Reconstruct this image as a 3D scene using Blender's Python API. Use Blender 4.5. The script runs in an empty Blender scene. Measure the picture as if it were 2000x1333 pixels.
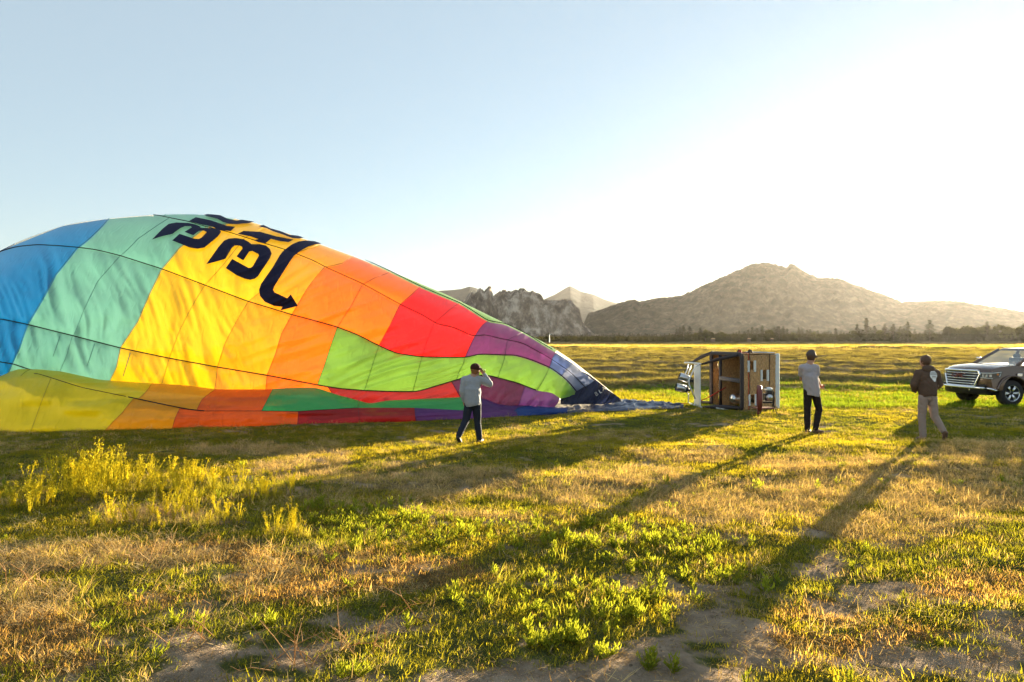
import bpy, bmesh, math, random
import numpy as np
from mathutils import Vector, Matrix
from mathutils.geometry import tessellate_polygon

random.seed(7)
rng = np.random.default_rng(7)
S = bpy.context.scene
COL = S.collection
R = math.radians

# ------------------------------------------------------------------ camera, sky, sun, exposure
F = 1400.0      # focal length in photograph pixels (2000 wide)
H = 2.15        # eye height
HY = 660.0      # row of the true horizon
cam_d = bpy.data.cameras.new('camera')
cam_d.sensor_width = 36.0
cam_d.lens = 36.0 * F / 2000.0
cam_d.shift_y = -(666.5 - HY) / 2000.0
cam_d.clip_start = 0.1
cam_d.clip_end = 60000
cam = bpy.data.objects.new('camera', cam_d)
cam.location = (0, 0, H)
cam.rotation_euler = (R(90), 0, 0)
COL.objects.link(cam)
S.camera = cam

SUN_EL = R(5.6)
SUN_AZ = R(36.6)         # to the right of the view direction
world = bpy.data.worlds.new('World')
S.world = world
world.use_nodes = True
wn = world.node_tree.nodes
bg = wn['Background']
sky = wn.new('ShaderNodeTexSky')
sky.sky_type = 'NISHITA'
sky.sun_disc = False
sky.sun_elevation = SUN_EL
sky.sun_rotation = SUN_AZ
sky.altitude = 800
sky.air_density = 1.0
sky.dust_density = 0.2
sky.ozone_density = 1.6
bg.inputs['Strength'].default_value = 0.05
# thin even veil of high haze over the clear sky
veil = wn.new('ShaderNodeMix'); veil.data_type = 'RGBA'; veil.blend_type = 'ADD'; veil.inputs['Factor'].default_value = 1.0
veil.inputs['B'].default_value = (1.05, 1.25, 1.36, 1)
dim = wn.new('ShaderNodeMix'); dim.data_type = 'RGBA'; dim.blend_type = 'MULTIPLY'; dim.inputs['Factor'].default_value = 1.0
dim.inputs['B'].default_value = (.36, .36, .36, 1)
world.node_tree.links.new(sky.outputs[0], dim.inputs['A'])
world.node_tree.links.new(dim.outputs['Result'], veil.inputs['A'])
world.node_tree.links.new(veil.outputs['Result'], bg.inputs['Color'])

sun_d = bpy.data.lights.new('sun', 'SUN')
sun_d.energy = 5.0
sun_d.angle = R(0.5)
sun_d.color = (1.0, 0.82, 0.55)
sun = bpy.data.objects.new('sun', sun_d)
SUN_DIR = Vector((math.sin(SUN_AZ) * math.cos(SUN_EL), math.cos(SUN_AZ) * math.cos(SUN_EL), math.sin(SUN_EL)))
sun.rotation_euler = SUN_DIR.to_track_quat('Z', 'Y').to_euler()
sun.location = (30, 40, 30)
COL.objects.link(sun)

S.view_settings.view_transform = 'Standard'
S.view_settings.look = 'None'
S.view_settings.exposure = 2.88
S.view_settings.gamma = 1.0
S.view_settings.use_curve_mapping = False
S.cycles.use_denoising = True
S.cycles.use_adaptive_sampling = True
S.cycles.adaptive_threshold = 0.02
S.cycles.max_bounces = 7
S.cycles.diffuse_bounces = 3
S.cycles.glossy_bounces = 3
S.cycles.transmission_bounces = 4
S.cycles.transparent_max_bounces = 8
S.cycles.volume_bounces = 0
S.cycles.sample_clamp_indirect = 6

# ------------------------------------------------------------------ helpers
def at(px, py, d):
    """point at depth d seen at photograph pixel (px, py)"""
    return Vector(((px - 1000.0) / F * d, d, H + (HY - py) / F * d))

def tag(o, label=None, cat=None, group=None, kind=None):
    if label: o['label'] = label
    if cat: o['category'] = cat
    if group: o['group'] = group
    if kind: o['kind'] = kind
    return o

def empty(name, loc=(0, 0, 0), rz=0.0):
    o = bpy.data.objects.new(name, None)
    o.empty_display_size = 0.2
    o.location = loc
    o.rotation_euler = (0, 0, rz)
    COL.objects.link(o)
    return o

def link(name, me, mat=None, parent=None, smooth=True):
    if mat is not None and not me.materials:
        me.materials.append(mat)
    if smooth:
        me.polygons.foreach_set('use_smooth', [True] * len(me.polygons))
    o = bpy.data.objects.new(name, me)
    COL.objects.link(o)
    if parent: o.parent = parent
    return o

def grid_mesh(name, P, flip=False):
    """P: (n, m, 3) array of points -> quad mesh"""
    n, m = P.shape[:2]
    me = bpy.data.meshes.new(name)
    idx = np.arange(n * m).reshape(n, m)
    q = np.stack([idx[:-1, :-1], idx[1:, :-1], idx[1:, 1:], idx[:-1, 1:]], -1).reshape(-1, 4)
    if flip: q = q[:, ::-1]
    me.vertices.add(n * m)
    me.vertices.foreach_set('co', P.reshape(-1).astype(np.float32))
    me.loops.add(q.size)
    me.loops.foreach_set('vertex_index', q.reshape(-1).astype(np.int32))
    me.polygons.add(len(q))
    me.polygons.foreach_set('loop_start', np.arange(0, q.size, 4, dtype=np.int32))
    me.update(calc_edges=True)
    return me

class MB:
    """collects boxes, tubes and lathes into one mesh"""
    def __init__(s): s.v = []; s.f = []
    def add(s, v, f):
        b = len(s.v); s.v += [tuple(p) for p in v]; s.f += [tuple(i + b for i in q) for q in f]; return s
    def box(s, c, size, rot=None):
        x, y, z = (a / 2 for a in size)
        vs = [Vector(p) for p in ((-x,-y,-z),(x,-y,-z),(x,y,-z),(-x,y,-z),(-x,-y,z),(x,-y,z),(x,y,z),(-x,y,z))]
        if rot is not None: vs = [rot @ p for p in vs]
        c = Vector(c)
        return s.add([p + c for p in vs], [(0,3,2,1),(4,5,6,7),(0,1,5,4),(1,2,6,5),(2,3,7,6),(3,0,4,7)])
    def tube(s, pts, r, n=8, caps=True):
        pts = [Vector(p) for p in pts]
        rs = r if isinstance(r, (list, tuple)) else [r] * len(pts)
        vs = []; prev = None
        for i, p in enumerate(pts):
            t = (pts[min(i+1, len(pts)-1)] - pts[max(i-1, 0)]).normalized()
            if prev is None:
                a = Vector((0,0,1)) if abs(t.z) < .9 else Vector((1,0,0))
                u = t.cross(a).normalized()
            else:
                u = (prev - t * prev.dot(t)).normalized()
            prev = u; w = t.cross(u)
            for k in range(n):
                a = 2*math.pi*k/n
                vs.append(p + (u*math.cos(a) + w*math.sin(a)) * rs[i])
        fs = []
        for i in range(len(pts)-1):
            for k in range(n):
                fs.append((i*n+k, i*n+(k+1)%n, (i+1)*n+(k+1)%n, (i+1)*n+k))
        if caps:
            fs.append(tuple(reversed(range(n)))); fs.append(tuple(range((len(pts)-1)*n, len(pts)*n)))
        return s.add(vs, fs)
    def lathe(s, prof, M, n=24):
        """prof: (radius, axial) pairs, spun round local z, placed by matrix M"""
        vs = []
        for r, a in prof:
            for k in range(n):
                t = 2*math.pi*k/n
                vs.append(M @ Vector((r*math.cos(t), r*math.sin(t), a)))
        fs = [(i*n+k, i*n+(k+1)%n, (i+1)*n+(k+1)%n, (i+1)*n+k) for i in range(len(prof)-1) for k in range(n)]
        return s.add(vs, fs)
    def ell(s, c, rad, rot=None, n=12, m=8):
        vs = []; c = Vector(c)
        for i in range(m+1):
            ph = math.pi*i/m
            for k in range(n):
                t = 2*math.pi*k/n
                p = Vector((rad[0]*math.sin(ph)*math.cos(t), rad[1]*math.sin(ph)*math.sin(t), rad[2]*math.cos(ph)))
                if rot is not None: p = rot @ p
                vs.append(c + p)
        fs = [(i*n+k, (i+1)*n+k, (i+1)*n+(k+1)%n, i*n+(k+1)%n) for i in range(m) for k in range(n)]
        return s.add(vs, fs)
    def cap(s, a, b, ra, rb, n=12):
        """tapered capsule"""
        a = Vector(a); b = Vector(b); t = (b-a).normalized()
        pts = []; rs = []
        for k in (0, 30, 60):
            pts.append(a - t*ra*math.cos(R(k))*.98); rs.append(max(ra*math.sin(R(k)), ra*.05))
        pts += [a, b]; rs += [ra, rb]
        for k in (60, 30, 0):
            pts.append(b + t*rb*math.cos(R(k))*.98); rs.append(max(rb*math.sin(R(k)), rb*.05))
        return s.tube(pts, rs, n)
    def mesh(s, name):
        me = bpy.data.meshes.new(name); me.from_pydata(s.v, [], s.f); me.update(); return me
    def build(s, name, mat=None, parent=None, smooth=False, bevel=0.0, seg=2):
        o = link(name, s.mesh(name), mat, parent, smooth)
        if bevel:
            m = o.modifiers.new('b', 'BEVEL'); m.width = bevel; m.segments = seg; m.limit_method = 'ANGLE'; m.angle_limit = R(35)
        if smooth == 'auto' or smooth: pass
        return o

# numpy value noise
def _h(ix, iy, seed):
    n = (ix * 374761393 + iy * 668265263 + seed * 974634777) & 0xFFFFFFFF
    n = ((n ^ (n >> 13)) * 1274126177) & 0xFFFFFFFF
    n = n ^ (n >> 16)
    return (n & 0xFFFFFF) / float(0xFFFFFF)
def vn(x, y, seed=0):
    x = np.asarray(x, float); y = np.asarray(y, float)
    ix = np.floor(x).astype(np.int64); iy = np.floor(y).astype(np.int64)
    fx = x - ix; fy = y - iy
    fx = fx*fx*fx*(fx*(fx*6-15)+10); fy = fy*fy*fy*(fy*(fy*6-15)+10)
    a = _h(ix, iy, seed); b = _h(ix+1, iy, seed); c = _h(ix, iy+1, seed); d = _h(ix+1, iy+1, seed)
    return (a*(1-fx)+b*fx)*(1-fy) + (c*(1-fx)+d*fx)*fy
def fbm(x, y, seed=0, o=4, g=0.5):
    s = 0; a = 1; t = 0
    for k in range(o):
        s = s + a*vn(x*2**k + 17.3*k, y*2**k - 9.1*k, seed+k*31); t += a; a *= g
    return s/t
def ss(a, b, x):
    t = np.clip((x-a)/(b-a), 0, 1); return t*t*(3-2*t)

# ------------------------------------------------------------------ materials
def nodemat(name):
    m = bpy.data.materials.new(name); m.use_nodes = True
    return m, m.node_tree.nodes, m.node_tree.links, m.node_tree.nodes['Principled BSDF']
def pmat(name, col, rough=0.6, metal=0.0, var=0.15, scale=8.0, bump=0.0, bscale=40.0, spec=0.4, bdist=0.02):
    m, n, l, b = nodemat(name)
    b.inputs['Roughness'].default_value = rough
    b.inputs['Metallic'].default_value = metal
    b.inputs['Specular IOR Level'].default_value = spec
    tc = n.new('ShaderNodeTexCoord')
    nz = n.new('ShaderNodeTexNoise'); nz.inputs['Scale'].default_value = scale; nz.inputs['Detail'].default_value = 4
    l.new(tc.outputs['Object'], nz.inputs['Vector'])
    mx = n.new('ShaderNodeMix'); mx.data_type = 'RGBA'
    mx.inputs['A'].default_value = (*[c*(1-var) for c in col], 1)
    mx.inputs['B'].default_value = (*[min(1, c*(1+var)) for c in col], 1)
    l.new(nz.outputs['Fac'], mx.inputs['Factor']); l.new(mx.outputs['Result'], b.inputs['Base Color'])
    if bump:
        n2 = n.new('ShaderNodeTexNoise'); n2.inputs['Scale'].default_value = bscale; n2.inputs['Detail'].default_value = 3
        l.new(tc.outputs['Object'], n2.inputs['Vector'])
        bp = n.new('ShaderNodeBump'); bp.inputs['Strength'].default_value = bump; bp.inputs['Distance'].default_value = bdist
        l.new(n2.outputs['Fac'], bp.inputs['Height']); l.new(bp.outputs[0], b.inputs['Normal'])
    return m

def fabric(name, col, thru=0.04, trans=0.5, gloss=0.12, stretch=(6.0, 1.2, 2.5), tfac=1.0):
    """thin ripstop nylon: part reflected, part passed on diffusely, a little straight through"""
    m, n, l, b = nodemat(name)
    n.remove(b); out = n['Material Output']
    tc = n.new('ShaderNodeTexCoord')
    mp = n.new('ShaderNodeMapping'); mp.inputs['Scale'].default_value = stretch
    l.new(tc.outputs['Object'], mp.inputs['Vector'])
    nz = n.new('ShaderNodeTexNoise'); nz.inputs['Scale'].default_value = 1.1; nz.inputs['Detail'].default_value = 3
    nz.noise_type = 'RIDGED_MULTIFRACTAL'; nz.inputs['Distortion'].default_value = 0.8
    l.new(mp.outputs[0], nz.inputs['Vector'])
    bp = n.new('ShaderNodeBump'); bp.inputs['Strength'].default_value = 0.35; bp.inputs['Distance'].default_value = 0.05
    l.new(nz.outputs['Fac'], bp.inputs['Height'])
    n2 = n.new('ShaderNodeTexNoise'); n2.inputs['Scale'].default_value = 0.9; n2.inputs['Detail'].default_value = 6
    l.new(tc.outputs['Object'], n2.inputs['Vector'])
    mx = n.new('ShaderNodeMix'); mx.data_type = 'RGBA'
    mx.inputs['A'].default_value = (*[c*.86 for c in col], 1); mx.inputs['B'].default_value = (*[min(1, c*1.1) for c in col], 1)
    l.new(n2.outputs['Fac'], mx.inputs['Factor'])
    d = n.new('ShaderNodeBsdfDiffuse'); t = n.new('ShaderNodeBsdfTranslucent')
    g = n.new('ShaderNodeBsdfGlossy'); g.inputs['Roughness'].default_value = 0.38
    g.inputs['Color'].default_value = (.9, .9, .9, 1)
    for q in (d, t):
        l.new(mx.outputs['Result'], q.inputs['Color']); l.new(bp.outputs[0], q.inputs['Normal'])
    l.new(bp.outputs[0], g.inputs['Normal'])
    m1 = n.new('ShaderNodeMixShader'); m1.inputs[0].default_value = trans
    l.new(d.outputs[0], m1.inputs[1]); l.new(t.outputs[0], m1.inputs[2])
    fr = n.new('ShaderNodeLayerWeight'); fr.inputs['Blend'].default_value = 0.5
    pw = n.new('ShaderNodeMath'); pw.operation = 'POWER'; pw.inputs[1].default_value = 2.5; l.new(fr.outputs['Facing'], pw.inputs[0])
    mm = n.new('ShaderNodeMath'); mm.operation = 'MULTIPLY_ADD'; mm.inputs[1].default_value = gloss * 3.0; mm.inputs[2].default_value = gloss * .3
    l.new(pw.outputs[0], mm.inputs[0])
    mc = n.new('ShaderNodeClamp'); l.new(mm.outputs[0], mc.inputs[0]); mc.inputs['Max'].default_value = 0.5
    m2 = n.new('ShaderNodeMixShader'); l.new(mc.outputs[0], m2.inputs[0])
    l.new(m1.outputs[0], m2.inputs[1]); l.new(g.outputs[0], m2.inputs[2])
    tr = n.new('ShaderNodeBsdfTransparent')
    tr.inputs['Color'].default_value = (*[min(1, c*1.3) ** .5 for c in col], 1)
    m3 = n.new('ShaderNodeMixShader'); m3.inputs[0].default_value = thru
    l.new(m2.outputs[0], m3.inputs[1]); l.new(tr.outputs[0], m3.inputs[2])
    l.new(m3.outputs[0], out.inputs['Surface'])
    return m

def leafmat(name, col=None, trans=0.5, var=0.35):
    """blade or leaf: col None = colour comes with each scattered plant (attribute tint)"""
    m, n, l, b = nodemat(name)
    n.remove(b); out = n['Material Output']
    if col is None:
        at_ = n.new('ShaderNodeAttribute'); at_.attribute_type = 'INSTANCER'; at_.attribute_name = 'tint'
        src = at_.outputs['Color']
    else:
        rg = n.new('ShaderNodeRGB'); rg.outputs[0].default_value = (*col, 1); src = rg.outputs[0]
    oi = n.new('ShaderNodeObjectInfo')
    geo = n.new('ShaderNodeNewGeometry')
    nz = n.new('ShaderNodeTexNoise'); nz.inputs['Scale'].default_value = 9.0
    l.new(geo.outputs['Position'], nz.inputs['Vector'])
    ad = n.new('ShaderNodeMath'); ad.operation = 'ADD'
    l.new(oi.outputs['Random'], ad.inputs[0]); l.new(nz.outputs['Fac'], ad.inputs[1])
    mr = n.new('ShaderNodeMapRange'); mr.inputs[1].default_value = 0.2; mr.inputs[2].default_value = 1.8
    mr.inputs[3].default_value = 1-var; mr.inputs[4].default_value = 1+var
    l.new(ad.outputs[0], mr.inputs[0])
    hs = n.new('ShaderNodeHueSaturation'); l.new(src, hs.inputs['Color']); l.new(mr.outputs[0], hs.inputs['Value'])
    d = n.new('ShaderNodeBsdfDiffuse'); t = n.new('ShaderNodeBsdfTranslucent')
    l.new(hs.outputs[0], d.inputs[0]); 
    # light passed through a leaf is a little brighter and yellower than light it reflects
    ml = n.new('ShaderNodeMix'); ml.data_type = 'RGBA'; ml.blend_type = 'MULTIPLY'; ml.inputs['Factor'].default_value = 1.0
    ml.inputs['B'].default_value = (1.5, 1.3, 0.6, 1); l.new(hs.outputs[0], ml.inputs['A'])
    l.new(ml.outputs['Result'], t.inputs[0])
    m1 = n.new('ShaderNodeMixShader'); m1.inputs[0].default_value = trans
    l.new(d.outputs[0], m1.inputs[1]); l.new(t.outputs[0], m1.inputs[2])
    l.new(m1.outputs[0], out.inputs['Surface'])
    return m

# ------------------------------------------------------------------ ground
def pxy(X, Y):
    Yc = np.maximum(Y, 2.5)
    return 1000 + F*X/Yc, HY + F*H/Yc
def blob(px, py, cx, cy, rx, ry):
    return np.exp(-(((px-cx)/rx)**2 + ((py-cy)/ry)**2) * 1.2)
SOIL = [(900,1345,420,55),(1350,1320,250,60),(370,1265,150,45),(560,1290,160,60),(1420,1240,110,32),(1590,1120,60,24),(1740,1155,110,20),
        (1690,1195,110,22),(1760,1290,220,34),(1960,1240,90,26),(1260,1255,70,12),(700,1220,160,22),(1560,1045,60,10),(1060,1330,300,45),(1850,1180,60,10),(480,1330,200,30)]
DRY = [(600,918,130,26),(860,945,230,36),(1120,960,150,34),(1240,935,150,30),(1460,985,260,48),(1360,892,130,14),(1650,945,170,60),(90,1095,190,42),
       (300,1010,140,22),(1880,960,220,80),(60,1180,120,50),(280,1090,200,26),(1930,890,160,30),(500,880,200,14),(1560,910,120,20),(1720,1030,180,30)]
RUST = [(790,1125,280,55),(90,1250,180,90),(290,1180,120,26),(600,1150,150,50),(1620,1200,120,36),(1600,1270,130,40),(1780,1240,140,24),(420,1080,140,30),(1900,1150,160,40)]
LEAFY = [(900,1045,260,40),(1080,1060,260,45),(1290,1080,220,50),(1140,1180,300,50),(1130,1250,200,36),(690,1010,160,34),(1380,1070,120,30),(1290,1292,60,12),(1420,1140,120,30)]
TALL = [(190,950,140,40),(330,960,180,32),(60,985,90,22),(470,970,110,26),(380,1020,110,26),(250,1030,160,20),(560,1040,60,30)]
def msum(L, px, py):
    m = 0
    for b in L: m = np.maximum(m, blob(px, py, *b))
    return m
def masks(X, Y):
    px, py = pxy(X, Y)
    n1 = fbm(X*1.3, Y*1.3, 5, 4); n2 = fbm(X*2.9+40, Y*2.9, 9, 4); n3 = fbm(X*.5, Y*.5, 21, 3)
    front = ss(2.6, 3.0, Y)
    n4 = fbm(X*7, Y*7, 29, 3)
    soil = ss(.34, .58, msum(SOIL, px, py)*front + (n1-.5)*1.3 + (n2-.5)*1.1 + (n4-.5)*.9)
    soil = np.maximum(soil, ss(.64, .76, n2)*.6*ss(14, 9, Y))
    soil = np.where(Y < 3.0, ss(.42, .55, n1), soil)
    dry = ss(.30, .62, msum(DRY, px, py)*front + (n2-.5)*1.1)
    dry = np.maximum(dry, ss(.57, .72, n1*.6+n3*.4)*.5)
    rust = ss(.32, .62, msum(RUST, px, py)*front + (n1-.5)*.9)
    leafy = ss(.32, .60, msum(LEAFY, px, py)*front + (n2-.5)*.8)
    tall = ss(.36, .60, msum(TALL, px, py)*front + (n2-.5)*.6)
    return soil, dry, rust, leafy, tall

def windrow(X, Y):
    """ridges of raked hay running across the field; 0..1"""
    w = fbm(X*.035, Y*.05, 3, 3)
    ph = (Y + .05*X + (w-.5)*5 + (vn(X*.25, Y*.25, 19)-.5)*1.4) / 5.6
    r = ((ph % 1.0) - .5)*5.6
    ridge = np.exp(-(r/.65)**2)
    lump = .45 + .95*fbm(X*.5, Y*.6, 12, 4)
    gate = ss(25, 33, Y + (fbm(X*.1, Y*.1, 8, 2)-.5)*8)
    return ridge*lump*gate
def gz(X, Y):
    X = np.asarray(X, float); Y = np.asarray(Y, float)
    z = (fbm(X*.16, Y*.16, 1, 3)-.5)*.10*ss(2, 9, Y)*ss(4000, 300, Y)
    z = z + (fbm(X*1.1, Y*1.1, 2, 4)-.5)*.07 + (fbm(X*6, Y*6, 14, 3)-.5)*.045*ss(30, 12, Y)
    z = z + windrow(X, Y)*.40*ss(330, 90, Y)
    # thin swathes of cut hay near by
    z = z + .07*np.exp(-((Y-10.6-.12*X+(fbm(X*.4, Y*.4, 6, 2)-.5)*2)/.5)**2)
    z = z + .06*np.exp(-((Y-13.2-.05*X+(fbm(X*.4+5, Y*.4, 6, 2)-.5)*2)/.6)**2)*ss(-3, 3, X)
    # rough bank of grass at the far side of the hay
    bank = ss(100, 118, Y + 9*(fbm(X*.03, Y*0+1, 41, 3)-.5))*ss(175, 128, Y)
    z = z + bank*(.1+.6*fbm(X*.11, Y*.06, 44, 4)**1.6)
    return z

ys = [-60, -40, -25, -15, -8, -4, -1, .5, 1.5, 2.2, 2.8]
y = 3.0
while y < 120: ys.append(y); y += max(.035, y*.0068)
while y < 420: ys.append(y); y *= 1.012
while y < 7400: ys.append(y); y *= 1.10
ys = np.array(ys)
us = np.linspace(-1, 1, 430)
us = us*(.55+.45*us**2)
YY, UU = np.meshgrid(ys, us, indexing='ij')
XX = UU*(7 + 1.75*np.abs(YY))
ZZ = gz(XX, YY)
gme = grid_mesh('ground', np.stack([XX, YY, ZZ], -1), flip=True)
soil, dry, rust, leafy, tall = masks(XX, YY)
wr = windrow(XX, YY)
straw_c = np.array([.30, .21, .105]); green_c = np.array([.065, .085, .016]); soil_c = np.array([.33, .25, .175]); rust_c = np.array([.19, .105, .04])
def mixc(a, b, t): return a*(1-t[..., None]) + b*t[..., None]
gc = np.broadcast_to(green_c, XX.shape+(3,)).copy()
gc = mixc(gc, straw_c*.8, dry*.75)
gc = mixc(gc, rust_c, rust*.6)
gc = mixc(gc, straw_c*.85, np.clip(wr*1.3, 0, 1)*.8)
gc = mixc(gc, np.array([.13, .11, .03]), ss(90, 200, YY)*.75)
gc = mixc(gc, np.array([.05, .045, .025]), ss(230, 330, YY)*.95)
gc = mixc(gc, soil_c, np.maximum(soil, (YY<60)*.12*np.ones_like(soil)))
ca = gme.color_attributes.new('tone', 'FLOAT_COLOR', 'POINT')
ca.data.foreach_set('color', np.concatenate([gc, np.ones(XX.shape+(1,))], -1).reshape(-1).astype(np.float32))
gm, n, l, b = nodemat('field_ground')
b.inputs['Roughness'].default_value = 1; b.inputs['Specular IOR Level'].default_value = 0
vc = n.new('ShaderNodeAttribute'); vc.attribute_name = 'tone'
geo = n.new('ShaderNodeNewGeometry')
nz = n.new('ShaderNodeTexNoise'); nz.inputs['Scale'].default_value = 3.5; nz.inputs['Detail'].default_value = 9; nz.inputs['Roughness'].default_value = .7
l.new(geo.outputs['Position'], nz.inputs['Vector'])
mr = n.new('ShaderNodeMapRange'); mr.inputs[1].default_value = .3; mr.inputs[2].default_value = .7; mr.inputs[3].default_value = .55; mr.inputs[4].default_value = 1.4
l.new(nz.outputs['Fac'], mr.inputs[0])
hs = n.new('ShaderNodeHueSaturation'); l.new(vc.outputs['Color'], hs.inputs['Color']); l.new(mr.outputs[0], hs.inputs['Value'])
l.new(hs.outputs[0], b.inputs['Base Color'])
n2 = n.new('ShaderNodeTexNoise'); n2.inputs['Scale'].default_value = 22; n2.inputs['Detail'].default_value = 7; n2.inputs['Roughness'].default_value = .65
l.new(geo.outputs['Position'], n2.inputs['Vector'])
bp = n.new('ShaderNodeBump'); bp.inputs['Strength'].default_value = 1.0; bp.inputs['Distance'].default_value = .06
l.new(n2.outputs['Fac'], bp.inputs['Height']); l.new(bp.outputs[0], b.inputs['Normal'])
ground = link('ground', gme, gm)
tag(ground, 'wide mown hay field with raked rows, bare soil patches in front and rough grass', kind='structure')

def GZ(x, y): return float(gz(np.array([x]), np.array([y]))[0])

# ------------------------------------------------------------------ mountains (real relief standing on the plain)
def ridge_mesh(name, D, sil, front, back, x0, x1, n, rough, seed, m=70, cliff=0.0, flute=0.0, basey=0.0):
    """relief with crest at distance about D whose skyline passes the given photograph points"""
    sx = np.array([p[0] for p in sil], float); sy = np.array([p[1] for p in sil], float)
    pxs = np.linspace(x0, x1, n)
    crest = (HY - np.interp(pxs, sx, sy))/F*D + H
    # v: -1 foot in front, 0 crest, 1 foot behind
    vs_ = np.concatenate([-1 + np.linspace(0, 1, m), np.linspace(0, 1, m//4)[1:]])
    P = np.zeros((len(vs_), n, 3))
    for j, v in enumerate(vs_):
        dep = D + (front*v if v < 0 else back*v)
        X = (pxs-1000)/F*dep
        a = 1-abs(v)
        prof = a*(1-cliff) + cliff*ss(.12, .62, a) if v < 0 else a
        nz_ = fbm(X/ (D*.05), np.full(n, dep)/(D*.05), seed, 6, .58)-.5
        rd = 1-np.abs(2*fbm(X/(D*.022)+5, np.full(n, dep)/(D*.06), seed+3, 5, .55)-1)
        fl = 1-np.abs(2*fbm(X/(D*.0075), np.full(n, dep)/(D*.09), seed+7, 4, .6)-1)
        z = crest*prof
        sup = np.sin(math.pi*min(1, max(0, a)))**.7 if v < 0 else 0
        z = z + crest.mean()*rough*sup*(nz_*1.2 + (rd-.75)*.8) + crest*flute*sup*(fl-.7)
        # crest stays near the given outline with small crags
        if abs(v) < .02:
            z = z + crest.mean()*flute*.5*(fbm(pxs/3.2, pxs*0+seed, seed+11, 3)-.5)
        P[j, :, 0] = X + (flute*D*.02*(fl-.7)*sup)
        P[j, :, 1] = dep + flute*D*.06*(fl-.7)*sup
        P[j, :, 2] = np.where(a <= 0.0, -8, z)
    return grid_mesh(name, P, flip=True)

def rockmat(name, c1, c2, c3, scale, zstretch=.4):
    m, n, l, b = nodemat(name)
    b.inputs['Roughness'].default_value = .95; b.inputs['Specular IOR Level'].default_value = .05
    geo = n.new('ShaderNodeNewGeometry')
    mp = n.new('ShaderNodeMapping'); mp.inputs['Scale'].default_value = (1, 1, zstretch); l.new(geo.outputs['Position'], mp.inputs['Vector'])
    nz = n.new('ShaderNodeTexNoise'); nz.inputs['Scale'].default_value = scale; nz.inputs['Detail'].default_value = 10; nz.inputs['Roughness'].default_value = .68
    l.new(mp.outputs[0], nz.inputs['Vector'])
    cr = n.new('ShaderNodeValToRGB'); cr.color_ramp.elements[0].position = .36; cr.color_ramp.elements[0].color = (*c1, 1)
    cr.color_ramp.elements[1].position = .64; cr.color_ramp.elements[1].color = (*c3, 1)
    e = cr.color_ramp.elements.new(.5); e.color = (*c2, 1)
    l.new(nz.outputs['Fac'], cr.inputs[0]); l.new(cr.outputs[0], b.inputs['Base Color'])
    bp = n.new('ShaderNodeBump'); bp.inputs['Strength'].default_value = .9; bp.inputs['Distance'].default_value = .25/scale
    l.new(nz.outputs['Fac'], bp.inputs['Height']); l.new(bp.outputs[0], b.inputs['Normal'])
    return m
M_scrub = rockmat('scrub_hillside', (.025, .024, .013), (.065, .052, .033), (.15, .115, .075), .035, 1)  # wide tone contrast stands in for relief shading on the slopes
M_cliff = rockmat('tuff_cliff', (.05, .038, .03), (.20, .15, .115), (.55, .45, .36), .05, .14)
M_far = rockmat('distant_hill', (.02, .032, .036), (.035, .048, .052), (.06, .068, .068), .006, 1)

mountain = ridge_mesh('mountain', 2300, [(1040,668),(1100,640),(1140,632),(1150,612),(1180,603),(1215,590),(1240,585),(1250,590),(1280,583),(1330,578),(1400,546),(1440,528),(1470,516),(1493,513),
    (1515,517),(1538,523),(1541,517),(1548,515),(1556,520),(1566,528),(1580,535),(1600,543),(1618,543),(1640,544),(1670,556),(1700,567),(1730,577),(1762,590),(1800,588),(1840,587),(1880,590),
    (1920,596),(1960,603),(2000,610),(2060,622),(2140,640),(2300,655),(2600,662)], 700, 900, 1030, 2600, 760, .26, 31, m=120, cliff=.15, flute=.17)
link('mountain', mountain, M_scrub); tag(bpy.data.objects['mountain'], 'long brown scrub mountain with a rounded summit behind the tree line', kind='structure')
cliff = ridge_mesh('cliff', 1500, [(780,640),(830,620),(880,605),(905,592),(914,580),(920,572),(925,578),(935,566),(945,570),(952,563),(957,564),(961,580),(966,578),(975,572),(984,567),(988,565),(991,572),(996,571),(1010,569),(1018,568),
    (1030,569),(1045,573),(1055,581),(1065,588),(1085,590),(1100,587),(1112,588),(1120,597),(1130,605),(1135,625),(1146,640),(1160,655),(1200,664)], 150, 260, 770, 1210, 460, .16, 57, m=80, cliff=.75, flute=.34)
link('cliff', cliff, M_cliff); tag(bpy.data.objects['cliff'], 'craggy pale brown rock cliffs with pinnacles left of the mountain', kind='structure')
hill1 = ridge_mesh('hill', 5200, [(980,625),(1020,605),(1060,586),(1085,575),(1105,563),(1113,559),(1120,562),(1135,570),(1160,576),(1180,585),(1205,593),(1250,612),(1340,640),(1420,655)], 1400, 1400, 980, 1420, 220, .05, 71, m=60)
link('hill', hill1, M_far); tag(bpy.data.objects['hill'], 'distant pointed blue grey hill between cliffs and mountain', kind='structure')
hill2 = ridge_mesh('hill', 4200, [(480,640),(620,610),(740,590),(820,578),(860,568),(880,567),(900,565),(917,560),(930,563),(960,580),(1000,610),(1060,650)], 1300, 1200, 480, 1060, 220, .05, 77, m=60)
o = link('hill', hill2, M_far); tag(o, 'distant low hill showing behind the balloon edge and the cliffs', kind='structure')

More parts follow.
